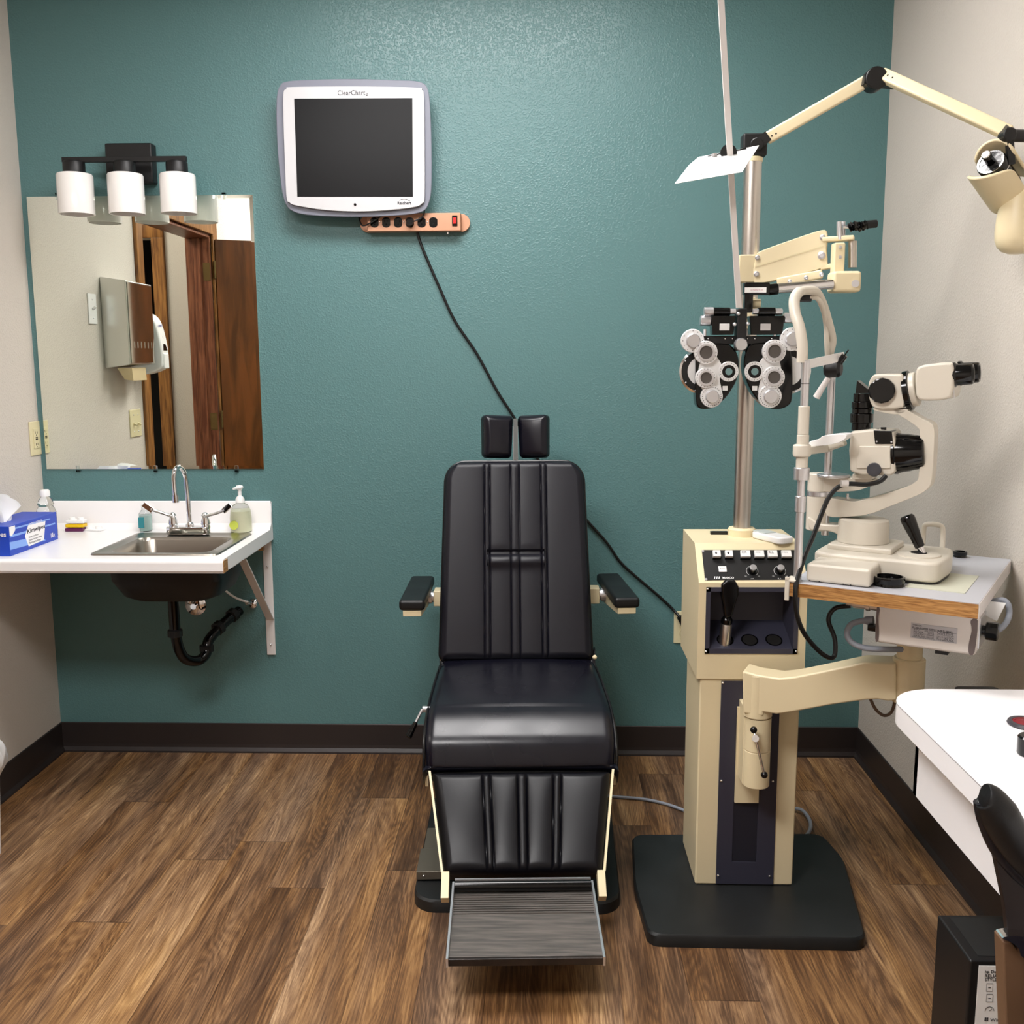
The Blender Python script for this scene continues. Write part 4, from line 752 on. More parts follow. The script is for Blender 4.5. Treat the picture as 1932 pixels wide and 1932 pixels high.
MB().cyl(P(1614, 535, Y=-.92), P(1614, 535, Y=-.924), .009).build('end_cap', SILV, st)
MB().cyl(P(1585, 452, Y=-.86), P(1583, 418, Y=-.86), .008, .006).cyl(P(1590, 452, Y=-.85), P(1591, 418, Y=-.85), .006, .005).cyl(P(1590, 428, Y=-.86), P(1606, 429, Y=-.86), .004).build('lock_posts', SILV, st)
MB().tube([P(1602, 430, Y=-.86), P(1612, 426, Y=-.865), P(1622, 428, Y=-.865), P(1634, 424, Y=-.865)], lambda t: .011+.002*math.sin(t*40), 12).build('taped_grip', BLKG, st, 'black taped lever grip'); MB().cyl(P(1632, 424, Y=-.865), P(1655, 422, Y=-.865), .0095, bev=.002).build('lever_end', BLKM, st)
RY = -.93
MB().cyl(P(1462, 545, Y=RY), P(1570, 536, Y=RY+.015), .0122, n=24).build('phoropter_rod', CHROME, st, 'chrome horizontal rod')
# cream lower arm carrying the slit lamp table
TH_ = math.radians(-30.6); TO = V((2.563, -1.15, .92)); U = V((math.cos(TH_), math.sin(TH_), 0)); W = V((-math.sin(TH_), math.cos(TH_), 0))
PVX, PVY = P(1432, 1300, Y=-1.02).x, -1.02; QX, QY = 2.575, -1.155
dn = V((QX-PVX, QY-PVY, 0)).normalized(); nn = V((dn.y, -dn.x, 0))
def pb(px, py, d=.035): return P(px, py, n=nn, q=V((PVX, PVY, 0))+nn*d)
pts = [pb(1400, 1270), pb(1402, 1266), pb(1425, 1273), pb(1470, 1280), pb(1500, 1277), pb(1560, 1265), pb(1630, 1250), pb(1664, 1251), pb(1690, 1252), pb(1692, 1322), pb(1675, 1323), pb(1655, 1320), pb(1634, 1321), pb(1570, 1330), pb(1500, 1343), pb(1465, 1348), pb(1440, 1344), pb(1440, 1352), pb(1402, 1346)]
am = MB().prism(pts, -nn*.07).build('swing_arm', CREAM, st, bev=.008, seg=3)
zA, zB_ = P(1410, 1350, Y=PVY).z, P(1410, 1268, Y=PVY).z
MB().cyl((PVX-.002, PVY, zA), (PVX-.002, PVY, zB_), .0355, n=36, bev=.003).build('arm_hub', CREAM, am); MB().cyl((QX, QY, P(1690, 1323, Y=QY).z), (QX, QY, P(1690, 1240, Y=QY).z), .036, n=36, bev=.003).build('arm_hub', CREAM, am)
zc, zd = P(1412, 1412, Y=PVY).z, P(1412, 1480, Y=PVY).z
MB().cyl((PVX, PVY, zc+.0006), (PVX, PVY, zA-.002), .0325, n=36).build('pivot_sleeve', CREAM, st); MB().cyl((PVX, PVY, zd), (PVX, PVY, zc-.0006), .0325, n=36, bev=.002).build('pivot_sleeve', CREAM, st)
MB().box(PVX-.034, PVX-.002, PVY+.0, SY-.003, zd-.0, zA+.02).build('slide_block', CREAM, st, bev=.002); MB().box(sl0+.001, sl1-.001, SY-.012, SY-.004, P(1405, 1511, Y=SY).z, zA).build('slide_plate', CREAM, st)
h0, h1, h2 = P(1422, 1377, Y=PVY-.05), P(1424, 1391, Y=PVY-.055), P(1442, 1462, Y=PVY-.06)
k = MB().cyl(P(1424, 1391, Y=PVY-.02), h1+V((0, -.008, 0)), .0085).cyl(h0, h2, .0032).build('clamp_lever', CHROME, st); MB().sph(h0, .0085).build('ball', BLKG, k); MB().sph(h2, .0085).build('ball', BLKG, k)
MB().tube([P(1642, 1318, Y=-1.1), P(1652, 1338, Y=-1.1), P(1668, 1350, Y=-1.1), P(1682, 1343, Y=-1.1), P(1689, 1322, Y=-1.12)], .0038).build('arm_cable', mat('brown_grey_cable', '#6e5d50', .5), st)
# ------------------------------------------------------------------ phoropter
ph = thing('phoropter', 'black and silver phoropter lens unit hanging from the steel stand rod', 'phoropter', P(1396, 680, Y=-.95))
FYp = -.955
def disc(px, py, r, y=FYp, h=.008, m=SILV, name='dial', par=None, bev=.001, k=None):
    c = P(px, py, Y=y); s_ = (k or 1)*.001325*r
    return MB().lathe([(s_, -h), (s_, -bev), (s_-bev, 0), (0, 0)], c, NB, 36).build(name, m, par or ph), c, s_
WF = mat('white_metal_face', '#e6e6e6', .3, .25)
dk, dm = {}, {}
for s in (-1, 1):
    X = lambda dx: 1396+s*dx
    if s == -1: outl = [(50, 648), (20, 650), (4, 670), (2, 700), (8, 722), (26, 750), (48, 768), (66, 772), (79, 768), (83, 750), (83, 700), (82, 665), (75, 650)]
    else: outl = [(50, 646), (20, 650), (10, 668), (8, 695), (14, 722), (30, 750), (50, 768), (74, 772), (92, 765), (99, 750), (100, 700), (96, 660), (80, 645)]
    lens = MB().prism(spline([P(X(a), b, Y=FYp) for a, b in outl], 4), (0, .045, 0)).build('lens_battery', BLKG, ph, 'black glossy lens housing', bev=.004)
    cxp = X(71) if s < 0 else X(90)
    c = P(cxp, 700, Y=FYp+.022); r = .056
    MB().lathe([(r-.004, -.006), (r, -.004), (r, .002), (r-.005, .004), (r-.007, .002), (0, .002)], c, NB, 56).build('sphere_drum', CHROME, lens, 'chrome rimmed round drum'); MB().ring(c+V((0, -.0022, 0)), NB, r-.007, .036, .001, 56).build('drum_band', BLKM, lens)
    MB().lathe([(.036, 0), (.036, .003), (0, .003)], c, NB, 40).build('drum_face', WF, lens)
    for a in (40, 150, 215, 320): q = c+V((.048*math.cos(math.radians(a)), -.0035, .048*math.sin(math.radians(a)))); MB().sph(q, .002, 6).build('rivet', SILV, lens)
    if s < 0: a1, a2, a3, ap, kn = (1332, 665, 21), (1332, 713, 18.5), (1343, 748, 20), (1375, 701, 18), (1307, 643, 21)
    else: a1, a2, a3, ap, kn = (1461, 663, 21), (1460, 712, 20), (1453, 748, 21), (1424, 701, 18), (1494, 640, 21)
    dx_ = s
    # turret plate
    tp = [P(1396+s*abs(x-1396), y, Y=FYp-.004) for x, y in ((a1[0]-s*(-4), 648), (a1[0]-s*16, 668), (a1[0]-s*30, 690), (a1[0]-s*26, 715), (a1[0]-s*30, 745), (a3[0], 762), (a2[0]+s*10, 728), (a2[0]+s*14, 700), (a1[0]+s*10, 680))]
    MB().prism(spline(tp, 4), (0, .005, 0)).build('turret_plate', WF, lens, bev=.001)
    for j, (x, y, r) in enumerate((a1, a2)):
        k, c, q = disc(x, y, r, FYp-.016, .012, WF, 'auxiliary_dial' if j == 0 else 'cylinder_dial', lens)
        MB().ring(c+V((0, -.002, 0)), NB, q*.97, q*.86, .0016).ring(c, NB, q*.72, q*.52, .006).build('rim', CHROME, k) if False else MB().ring(c, NB, q*.74, q*.56, .005).build('lens_rim', SILV, lens)
        MB().cyl(c+V((0, -.0005, 0)), c+V((0, -.001, 0)), q*.56).build('aperture', mat('smoky_lens', '#55504c', .08), lens)
        mb = MB()
        for a in range(18): t = 2*PI*a/18; g = c+V((q*.86*math.cos(t), 0, q*.86*math.sin(t))); mb.box(g.x-.0007, g.x+.0007, g.y-.0004, g.y, g.z-.0010, g.z+.0010)
        mb.build('graduations', TXT, lens)
    for x, y, r, nm in ((*a3, 'axis_knob'), (*kn, 'sphere_knob')):
        k, c, q = disc(x, y, r, FYp-.012 if nm == 'axis_knob' else FYp-.008, .010, WF, nm+'_dial', lens)
        MB().lathe([(q*.62, 0), (q*.60, .010), (q*.54, .012), (0, .012)], c, NB, 36).build(nm, SILV, lens)
        mb = MB()
        for a in range(12 if nm == 'sphere_knob' else 26):
            t = 2*PI*a/(12 if nm == 'sphere_knob' else 26); g = c+V((q*.84*math.cos(t), 0, q*.84*math.sin(t))); mb.box(g.x-.0008, g.x+.0008, g.y-.0004, g.y, g.z-.0011, g.z+.0011)
        mb.build('graduations', TXT, lens)
    k, c, q = disc(*ap, FYp-.008, .008, WF, 'aperture_ring', lens)
    MB().cyl(c, c+V((0, -.0008, 0)), q*.66).build('aperture', BLKG, lens); MB().cyl(c+V((0, -.0008, 0)), c+V((0, -.0014, 0)), q*.36).build('test_lens', mat('painted_teal_glint', '#6d8a8a', .08), lens)  # the teal glint is painted in as the lens colour
    mb = MB()
    for a in range(20): t = 2*PI*a/20; g = c+V((q*.84*math.cos(t), 0, q*.84*math.sin(t))); mb.box(g.x-.0006, g.x+.0006, g.y-.0004, g.y, g.z-.0009, g.z+.0009)
    mb.build('graduations', TXT, lens)
    c = P(1396+s*28, 732, Y=FYp-.001); MB().box(c.x-.006, c.x+.006, c.y-.001, c.y, c.z-.006, c.z+.005).build('readout', WF, lens)
    # upper blocks
    x0, x1 = (1339, 1386) if s < 0 else (1411, 1478)
    u0, u1 = P(x0, 632, Y=FYp+.01), P(x1, 596, Y=FYp+.01)
    MB().prism([(u0.x+.004, FYp-.006, u0.z), (u1.x-.004, FYp-.006, u0.z), (u1.x, FYp-.006, u1.z), (u0.x, FYp-.006, u1.z)], (0, .035, 0)).build('rotary_block', BLKG, ph, bev=.002)
    c = P(1367 if s < 0 else 1444, 617, Y=FYp-.007); MB().box(c.x-.012, c.x+.012, c.y-.0012, c.y, c.z-.008, c.z+.008).build('window', WF if s < 0 else SILV, ph, bev=.0008)
    tz = 588; c0_, c1_ = P(1346 if s < 0 else 1430, tz, Y=FYp+.005), P(1377 if s < 0 else 1462, tz, Y=FYp+.005)
    MB().cyl(c0_, c1_, .010, bev=.001).build('level_barrel', BLKG, ph)
    e0, e1 = (P(1328, tz, Y=FYp+.005), c0_) if s < 0 else (c1_, P(1476, tz, Y=FYp+.005)); MB().cyl(e0, e1, .011 if s < 0 else .0075, bev=.001).build('side_knob', SILV, ph)
    if s > 0: MB().cyl(P(1420, tz, Y=FYp+.005), c0_, .0065).build('spindle', SILV, ph)
    else: MB().cyl(c1_, P(1388, tz, Y=FYp+.005), .0065).build('spindle', SILV, ph)
    e0, e1 = (P(1321, 605, Y=FYp+.01), P(1341, 605, Y=FYp+.01)) if s < 0 else (P(1478, 600, Y=FYp+.01), P(1502, 600, Y=FYp+.01)); MB().cyl(e0, e1, .0125, bev=.002).build('side_knob', SILV, ph)
    b0, b1 = P(1396+s*8, 650, Y=FYp+.02), P(1396+s*78, 634, Y=FYp+.02); x0_, x1_ = sorted((b0.x, b1.x)); MB().box(x0_, x1_, FYp+.005, FYp+.03, b0.z, b1.z).build('slide_rail', BLKM, ph, bev=.002)
    for dx in (14, 28, 60): c = P(1396+s*dx, 639, Y=FYp+.004); MB().sph(c, .0022, 6).build('screw', CHROME, ph)
    c = P(1396+s*66, 626, Y=FYp); MB().cyl(c+V((0, 0, -.010)), c+V((0, 0, .006)), .0035).build('peg', SILV, ph)
c0_, c1_ = P(1388, 662, Y=FYp), P(1409, 582, Y=FYp); MB().box(c0_.x, c1_.x, FYp-.010, FYp+.03, c0_.z, c1_.z).build('centre_bracket', BLKM, ph, bev=.003)
for x, y in ((1393, 592), (1386, 612), (1411, 611)): c = P(x, y, Y=FYp-.012); MB().sph(c, .0045, 8).build('screw', SILV, ph)
c = P(1397, 650, Y=FYp-.012); k = MB().lathe([(.0155, -.004), (.0155, .010), (.0135, .014), (0, .014)], c, NB).build('level_knob', SILV, ph)
c0_, c1_ = P(1402, 557, Y=RY), P(1465, 533, Y=RY); MB().box(c0_.x, c1_.x-.018, RY-.014, RY+.014, c0_.z, c1_.z).cyl(P(1448, 547, Y=RY), P(1468, 545, Y=RY), .0135).box(P(1403, 590, Y=RY).x, P(1419, 590, Y=RY).x, RY-.01, RY+.012, P(1403, 590, Y=RY).z, c0_.z+.01).build('yoke', BLKG, ph, bev=.003)
c0_, c1_ = P(1405, 552, Y=RY-.015), P(1446, 542, Y=RY-.015); k = MB().box(c0_.x, c1_.x, RY-.0155, RY-.0142, c0_.z, c1_.z).build('name_label', PAPER, ph); text('ULTRAMATIC RX', V(((c0_.x+c1_.x)/2+.003, RY-.0157, (c0_.z+c1_.z)/2)), .030, mat('pink_print', '#b04a6a', .6), k)
MB().cyl(P(1412, 573, Y=RY+.02), P(1434, 573, Y=RY+.02), .011).build('mount_stub', CREAM, ph)
# near point rod and reading card
rd = tag(MB().bar(P(1394, 580, Y=-.985), P(1358.5, -30, Y=-1.16), .013, .006, up=(0, 1, 0)).build('near_point_rod', WMET), 'long white reading rod rising from the phoropter past the top of the photo', 'rod')
rc = thing('reading_card', 'white near-vision reading card clipped to the tall white rod', 'card', P(1350, 310, Y=-1.08))
cc = [P(1432, 275, Y=-1.055), P(1318, 297, Y=-1.065), P(1300, 312, Y=-1.075), P(1273, 347, Y=-1.15), P(1400, 325, Y=-1.135)]
nrm = (cc[0]-cc[3]).cross(cc[4]-cc[3]).normalized(); nrm = nrm if nrm.y < 0 else -nrm
MB().prism(cc, nrm*.001).build('card', PAPER, rc)
rt = (cc[4]-cc[3]).normalized()
def onc(x, y): return P(x, y, n=nrm, q=cc[3]+nrm*.0012)
for k in range(7): text(('No. 1 The quick reading of', 'small lines of printed text', 'held at forty centimetres', 'for each eye in turn and', 'then with both together', 'at the near point', 'of the patient')[k], onc(1366-k*4.0, 291+k*6.0), .075-.003*k, GTXT, rc, n=nrm, right=rt, h=.006)
c = P(1375, 284, Y=-1.075); MB().cyl(c+V((0, -.0, -.004)), c+V((0, .012, -.004)), .018).build('clip_disc', BLKM, rc); MB().bar(P(1335, 296, Y=-1.066), P(1408, 281, Y=-1.06), .004, .006, up=(0, 1, 0)).build('card_clip', BLKM, rc); MB().cyl(P(1347, 290, Y=-1.07), P(1348, 296, Y=-1.07), .006).build('clip_screw', SILV, rc)
# lamp head in its holder at the right edge
lh = thing('lamp_holder', 'cream moulded holder hanging from the overhead arm at the right edge', 'holder', P(1900, 400, Y=-1.12))
HYy = -1.12
def ph_(x, y, d=0): return P(x, y, Y=HYy+d)
ax2 = V((-.62, -.55, .42)).normalized(); hc = ph_(1871, 308, -.005)
vw = (EYE-hc).normalized(); ex = (vw-ax2*vw.dot(ax2)).normalized(); ey = ax2.cross(ex)     # ex faces the window side
def shell(a0, a1, R, T, l0, l1, lip):
    n = 40; mb = MB(); vs = []; fs = []
    for i in range(n+1):
        t = i/n; a = math.radians(a0+(a1-a0)*t); d = ex*math.cos(a)+ey*math.sin(a); fl = lip*(math.sin(PI*t)**.5)
        for r, l in ((R, l1), (R, l0+fl), (R-T, l0+fl), (R-T, l1)): vs.append(hc+d*r+ax2*l)
    for i in range(n):
        for k in range(4): fs.append((i*4+k, i*4+(k+1) % 4, (i+1)*4+(k+1) % 4, (i+1)*4+k))
    return mb.add(vs, fs+[(0, 1, 2, 3), (n*4+3, n*4+2, n*4+1, n*4)], True)
uz = V((0, 0, 1)); uz = (uz-ax2*uz.dot(ax2)).normalized(); ea, eb = ex, ey
ex = uz; ey = ax2.cross(ex)
shell(-62, 70, .050, .007, -.012, -.12, .030).build('hood', CREAM, lh, bev=.003)
shell(112, 250, .054, .008, -.016, -.12, .040).build('cradle', CREAM, lh, bev=.003)
MB().lathe([(0, 0), (.018, .0015), (.032, .007), (.042, .017), (.047, .032), (.048, .05), (.046, .08), (.040, .12), (.034, .14)], P(1918, 480, Y=HYy+.03)+V((0, 0, 0)), (0, 0, 1), 40, 1.0).build('cup', CREAM, lh)
ls = thing('retinoscope', 'black cylindrical instrument head with silver front face resting in the cream holder', 'instrument', hc)
MB().lathe([(.026, -.075), (.030, -.07), (.0305, -.02), (.031, .02), (.029, .024), (.027, .024)], hc-ax2*.02, ax2, 40).build('barrel', BLKG, ls)
MB().ring(hc, ax2, .0285, .025, .006).ring(hc-ax2*.018, ax2, .0312, .030, .003).build('silver_rings', CHROME, ls); MB().lathe([(.0245, .001), (.0245, .004), (0, .004)], hc, ax2, 40).build('face_plate', WF, ls)
MB().lathe([(.010, 0), (.010, .026), (.008, .028), (0, .028)], hc+ax2*.003, ax2, 24).build('eyecup', BLKG, ls); MB().lathe([(.0085, 0), (.0085, .004), (.003, .005), (0, .0045)], hc+ax2*.03, ax2, 24).build('lens_cap', WF, ls)
# ------------------------------------------------------------------ slit lamp table (carried by the stand's arm)
TM = M.Translation(TO) @ M.Rotation(TH_, 4, 'Z')
def sl(px, py, v=0): return P(px, py, n=W, q=TO+W*v)
def loc(p): return TM.inverted() @ p
tb_ = thing('slit_lamp_table', 'grey laminate instrument table with worn wooden front edge, carried by the cream arm', 'table', TO-V((0, 0, .24)))
MB(TM).box(-.186, .186, -.2865, .224, -.0305, 0).build('tabletop', GREYT, tb_)
MB(TM).box(-.186, .186, -.2885, -.2868, -.0300, -.0012).build('front_edge', WORNED, tb_, 'bare worn wooden edge')
MB(TM).box(.186, .1875, -.2865, .224, -.0300, -.001).build('side_edge', WMET, tb_)
MB(TM).box(.035, .150, -.21, -.02, 0, .0015).build('inlay_plate', GREENG, tb_, 'pale green inset plate')
MB().cyl((QX, QY, P(1690, 1240, Y=QY).z), (QX, QY, .8895), .028, n=32).build('post', CREAM, tb_)
# power box
v0 = -.20
bxs = [sl(1650, 1148, v0), sl(1845, 1175, v0), sl(1840, 1236, v0), sl(1655, 1216, v0)]
l_ = [loc(p) for p in bxs]; X0_, X1_ = (l_[0].x+l_[3].x)/2, (l_[1].x+l_[2].x)/2; Zb_ = min(l_[2].z, l_[3].z); Zb_ = (l_[2].z+l_[3].z)/2
pb_ = MB(TM).box(X0_, X1_, v0, v0+.16, Zb_, -.034).build('power_supply', SCUFF, tb_, 'scuffed ivory metal power box', bev=.008, seg=3)
for x in (X0_, X1_):
    MB(TM).prism(spline([(x+s, v0-.0007, Zb_+.004+z) for s, z in ((-.002 if x > 0 else .0, .006), (.006 if x < X1_-.01 else -.012, .0), (.007 if x < X1_-.01 else -.014, .02), (.004 if x < X1_-.01 else -.010, .05), (.006 if x < X1_-.01 else -.013, .07), (0, .072))], 3), (0, .001, 0)).build('bare_patch', SCUFD, pb_)
mx = (X0_+X1_)/2; 
lb_ = MB(TM).box(mx-.038+.01, mx+.052+.01, v0-.0012, v0-.0003, Zb_+.022, Zb_+.054).build('rating_label', LABEL, pb_)
def tt(s, x, z, w_, b=False): text(s, TM @ V((x+.01, v0-.0013, z)), w_, TXT, lb_, n=-W, right=U, bold=b)
tt('TOPCON', mx-.026, Zb_+.050, .018, True); tt('PS-20A POWER SUPPLY FOR SL SERIES', mx+.004, Zb_+.045, .078, True)
for k, (a_, b_) in enumerate((('INPUT     100-120V', 'OUTPUT'), ('POWER     50VA', '6V 3.3A HALOGEN LAMP'), ('FREQUENCY 50/60Hz', '12V 1A FIXATION'), ('SERIAL NO 301552', 'ILLUM 6V'))): tt(a_, mx-.012, Zb_+.0405-.0042*k, .040); tt(b_, mx+.030, Zb_+.0405-.0042*k, .032)
tt('TOKYO OPTICAL CO.,LTD.', mx-.012, Zb_+.0245, .045); tt('MADE IN JAPAN', mx+.036, Zb_+.0245, .022)
for dz in (.040, .030): MB(TM).box(mx-.026, mx+.061, v0-.0014, v0-.0011, Zb_+dz+.003-.0002, Zb_+dz+.003+.0002).build('rule_line', TXT, lb_) if dz > .035 else None
k = MB(TM).cyl((X1_, v0+.05, Zb_+.045), (X1_+.012, v0+.05, Zb_+.045), .010).cyl((X1_+.010, v0+.05, Zb_+.045), (X1_+.034, v0+.05, Zb_+.045), .019, n=10, bev=.002).build('voltage_knob', BLKG, pb_)
MB(TM).box(X1_, X1_+.003, v0+.02, v0+.12, Zb_+.012, Zb_+.075).build('end_plate', SILV, pb_)
MB(TM).cyl((X0_+.0, v0+.03, Zb_+.075), (X0_-.055, v0+.03, Zb_+.075), .012).cyl((X0_-.02, v0+.03, Zb_+.075), (X0_-.028, v0+.03, Zb_+.075), .0145).cyl((X0_-.055, v0+.03, Zb_+.075), (X0_-.07, v0+.03, Zb_+.075), .009).build('plug_connector', STEEL, pb_, 'metal round connector')
MB(TM).box(X0_-.022, X0_, v0+.02, v0+.04, Zb_+.018, Zb_+.032).build('rocker_switch', BLKG, pb_, bev=.002)
MB(TM).box(mx+.02, mx+.045, v0+.01, v0+.03, Zb_-.008, Zb_).build('rubber_foot', BLKM, pb_)
MB().tube([sl(1648, 1170, -.16), sl(1625, 1172, -.16), sl(1606, 1178, -.165), sl(1598, 1195, -.17), sl(1607, 1212, -.17), sl(1630, 1222, -.17), sl(1665, 1225, -.16), sl(1700, 1225, -.10)], lambda t: .0065 if t > .1 else .0095).build('power_lead', GCAB, pb_, 'grey power lead')
MB().tube([sl(1872, 1140, -.08), sl(1890, 1132, -.08), sl(1902, 1140, -.08), sl(1904, 1160, -.08), sl(1896, 1178, -.10), sl(1880, 1190, -.12), sl(1850, 1196, -.12)], .0062).cyl(sl(1868, 1141, -.08), sl(1886, 1133, -.08), .011, .008).build('side_lead', GCAB, pb_, 'grey side lead')
MB(TM).prism([(.150, -.10, -.034), (.215, -.10, -.034), (.20, -.10, -.075), (.165, -.10, -.06)], (0, .001, .0)).build('warning_tag', PAPER, tb_)
# ------------------------------------------------------------------ slit lamp
sm = thing('slit_lamp', 'ivory slit lamp microscope with chin rest and black eyepieces on the grey table', 'microscope', TO)
# base carriage
def lbox(n, m, x0, x1, y0, y1, z0, z1, bev=.008, par=None): return MB(TM).box(x0, x1, y0, y1, z0, z1).build(n, m, par or sm, bev=bev, seg=4)
hx = lambda px, py, v: loc(sl(px, py, v))
c0 = hx(1520, 1060, -.15); c1 = hx(1792, 1060, -.08); yN = -.20
b0_, b1_ = hx(1520, 1098, -.262).x, hx(1641, 1104, -.262).x
bs = MB(TM).prism(spline([(-.165, -.13, .006), (.06, -.135, .006), (.088, -.115, .006), (.098, -.07, .006), (.092, -.01, .006), (.07, .01, .006), (-.165, .01, .006)], 5) if False else rpoly([(-.170, .03), (.088, .03), (.100, -.06), (.092, -.176), (-.170, -.176)], .03, .006)[::-1], (0, 0, .044)).build('carriage', IVORY, sm, bev=.008, seg=4)
MB(TM).prism(rpoly([(-.165, .025), (.085, .025), (.096, -.06), (.088, -.171), (-.165, -.171)], .03, 0.0005)[::-1], (0, 0, .006)).build('carriage_skirt', BLKM, bs)
rb = MB(TM).box(b0_, b1_, -.262, -.17, .001, .040).build('rail_cover', IVORY, sm, bev=.007, seg=4); MB(TM).box(b0_+.003, b1_-.02, .03, .10, .001, .036).build('rail_cover', IVORY, sm, bev=.007, seg=4)
for x in (-.15, -.13, -.08, -.065): MB(TM).box(x, x+.003, -.2622, -.2618, .002, .004).build('scuff_mark', BLKM, rb)
MB(TM).box(-.150, -.012, -.13, .0, .048, .062).build('carriage_step', IVORY, sm, bev=.004)
MB(TM).box(-.165, -.11, .0, .035, .030, .056).build('label_block', IVORY, sm, bev=.006); MB(TM).prism([(-.168, -.05, .0503), (-.128, -.05, .0503), (-.118, -.0, .0503), (-.16, -.0, .0503)], (0, 0, .0008)).build('name_plate', mat('grey_name_plate', '#8e9188', .35, .4), sm)
# pivot drum
dL, dR = hx(1582, 1000, -.06), hx(1677, 1000, -.06); dcx = (dL.x+dR.x)/2; dr_ = (dR.x-dL.x)/2; dz0, dz1 = .060, hx(1630, 978, -.06).z
dz1 = max(dz0+.055, dz1)
MB(TM).lathe([(dr_-.004, dz0), (dr_+.001, dz0+.003), (dr_, dz1-.012), (dr_-.002, dz1-.003), (dr_-.007, dz1), (0, dz1)], (dcx, -.06, 0), (0, 0, 1), 56).build('pivot_drum', IVORY, sm); MB(TM).cyl((dcx, -.06, dz0-.004), (dcx, -.06, dz0+.0015), dr_-.001, n=48).build('drum_gasket', BLKM, sm)
# joystick
jb, jt = sl(1735, 1030, -.10), sl(1711, 975, -.10); jd = (jt-jb).normalized(); jl = loc(jb)
MB(TM).lathe([(.045, .048), (.044, .053), (.020, .056), (.018, .054), (0, .050)], (jl.x, jl.y, 0), (0, 0, 1), 40).build('joystick_boss', IVORY, sm)
k = MB().lathe([(.005, -.02), (.005, 0), (.0105, .002), (.0115, .02), (.0135, .04), (.0155, .062), (.0155, .070), (.012, .075), (0, .076)], jb-jd*.004, jd, 28).build('joystick', BLKG, sm); MB().cyl(jb-jd*.022, jb-jd*.003, .0062, .0075).build('joystick_collar', CHROME, k); MB(TM).cyl((jl.x-.001, jl.y, .0535), (jl.x-.001, jl.y, .0565), .016).build('joystick_well', SHADE_BLK, sm)
MB(TM).tube([(.02, .045, .03), (.02, .05, .085), (.028, .05, .095), (.05, .05, .095), (.06, .05, .085), (.062, .045, .03)], .006).build('rear_handle', IVORY, sm)
# support arms (profiles extruded across the table)
def prof(name, pts, v, t, m=IVORY, bev=.004, n=4, par=None, sm_=True):
    q = [sl(x, y, v) for x, y in pts]
    if sm_: q = spline(q, n)
    return MB().prism(q, W*t).build(name, m, par or sm, bev=bev, seg=3)
prof('lower_link', [(1524, 975), (1545, 988), (1575, 991), (1600, 990), (1600, 1012), (1587, 1020), (1578, 1008), (1565, 1003), (1545, 1001), (1527, 998)], -.085, .05)
prof('microscope_arm', [(1560, 942), (1600, 945), (1625, 944), (1700, 922), (1728, 908), (1733, 895), (1736, 860), (1735, 820), (1732, 808), (1715, 795), (1700, 786), (1686, 776), (1690, 770), (1715, 776), (1740, 790), (1757, 798), (1763, 812), (1762, 850), (1758, 905), (1750, 922), (1730, 935), (1680, 955), (1640, 970), (1600, 975), (1560, 973)], -.085, .045, bev=.005, n=3)
cc_ = hx(1543, 940, -.06)
MB(TM).cyl((cc_.x, -.055, hx(1543, 1000, -.06).z), (cc_.x, -.055, hx(1543, 935, -.06).z), .026, n=36, bev=.002).build('pivot_column', IVORY, sm); MB(TM).cyl((cc_.x, -.055, hx(1543, 935, -.06).z), (cc_.x, -.055, hx(1543, 927, -.06).z), .0265, n=36).build('column_ring', SILV, sm); MB(TM).cyl((cc_.x, -.055, hx(1543, 927, -.06).z), (cc_.x, -.055, hx(1543, 893, -.06).z), .0255, n=36, bev=.002).build('column_cap', IVORY, sm)
prof('lamp_arm', [(1525, 902), (1560, 900), (1605, 902), (1645, 905), (1645, 914), (1620, 925), (1580, 928), (1540, 925)], -.075, .045, bev=.003)
MB().cyl(sl(1599, 943, -.06), sl(1599, 931, -.06), .003).cyl(sl(1599, 943, -.06), sl(1599, 938, -.06), .006).build('centring_pin', CHROME, sm)
# microscope head
mh = prof('microscope_head', [(1645, 710), (1655, 706), (1690, 706), (1703, 709), (1706, 735), (1705, 762), (1698, 770), (1665, 772), (1647, 768), (1639, 750), (1638, 725)], -.095, .075, bev=.006)
prof('head_foot', [(1650, 770), (1710, 772), (1706, 778), (1690, 782), (1655, 776)], -.085, .05, par=mh, bev=.002)
MB().cyl(sl(1664, 737, -.0945), sl(1664, 737, -.110), .0285, .027, n=12, bev=.002).build('magnification_knob', BLKG, mh)
tx = (sl(1800, 722, -.06)-sl(1718, 737, -.06)).normalized()
r0 = sl(1713, 737, -.058)
MB().lathe([(.038, -.006), (.043, -.004), (.043, .006), (.038, .008)], r0, tx, 40).build('head_ring', BLKG, mh); MB().cyl(r0+tx*.006, r0+tx*.02, .037, n=40, bev=.002).build('neck', IVORY, mh)
bh = prof('binocular_body', [(1727, 703), (1735, 691), (1760, 686), (1790, 684), (1798, 690), (1800, 712), (1797, 738), (1787, 753), (1742, 756), (1730, 750), (1727, 735)], -.115, .11, bev=.009, par=None)
for dv, ox in ((-.088, 0), (-.028, 8)):
    e0 = sl(1777+ox*1.6, 709-ox*.4, dv); e1 = sl(1800, 706, dv); ed = (sl(1840, 704, dv)-sl(1790, 707, dv)).normalized()
    MB().cyl(e0, e0+ed*.020, .022, n=32).build('eyepiece_sleeve', IVORY, bh)
    MB().lathe([(.024, .018), (.0265, .020), (.0265, .026), (.0225, .030), (.0215, .058), (.020, .061), (.016, .060), (.012, .054), (0, .053)], e0, ed, 36).build('eyepiece', BLKG, bh)
MB().cyl(sl(1799, 735, -.10), sl(1800, 751, -.10), .0012).build('breath_shield_pin', SILV, bh)
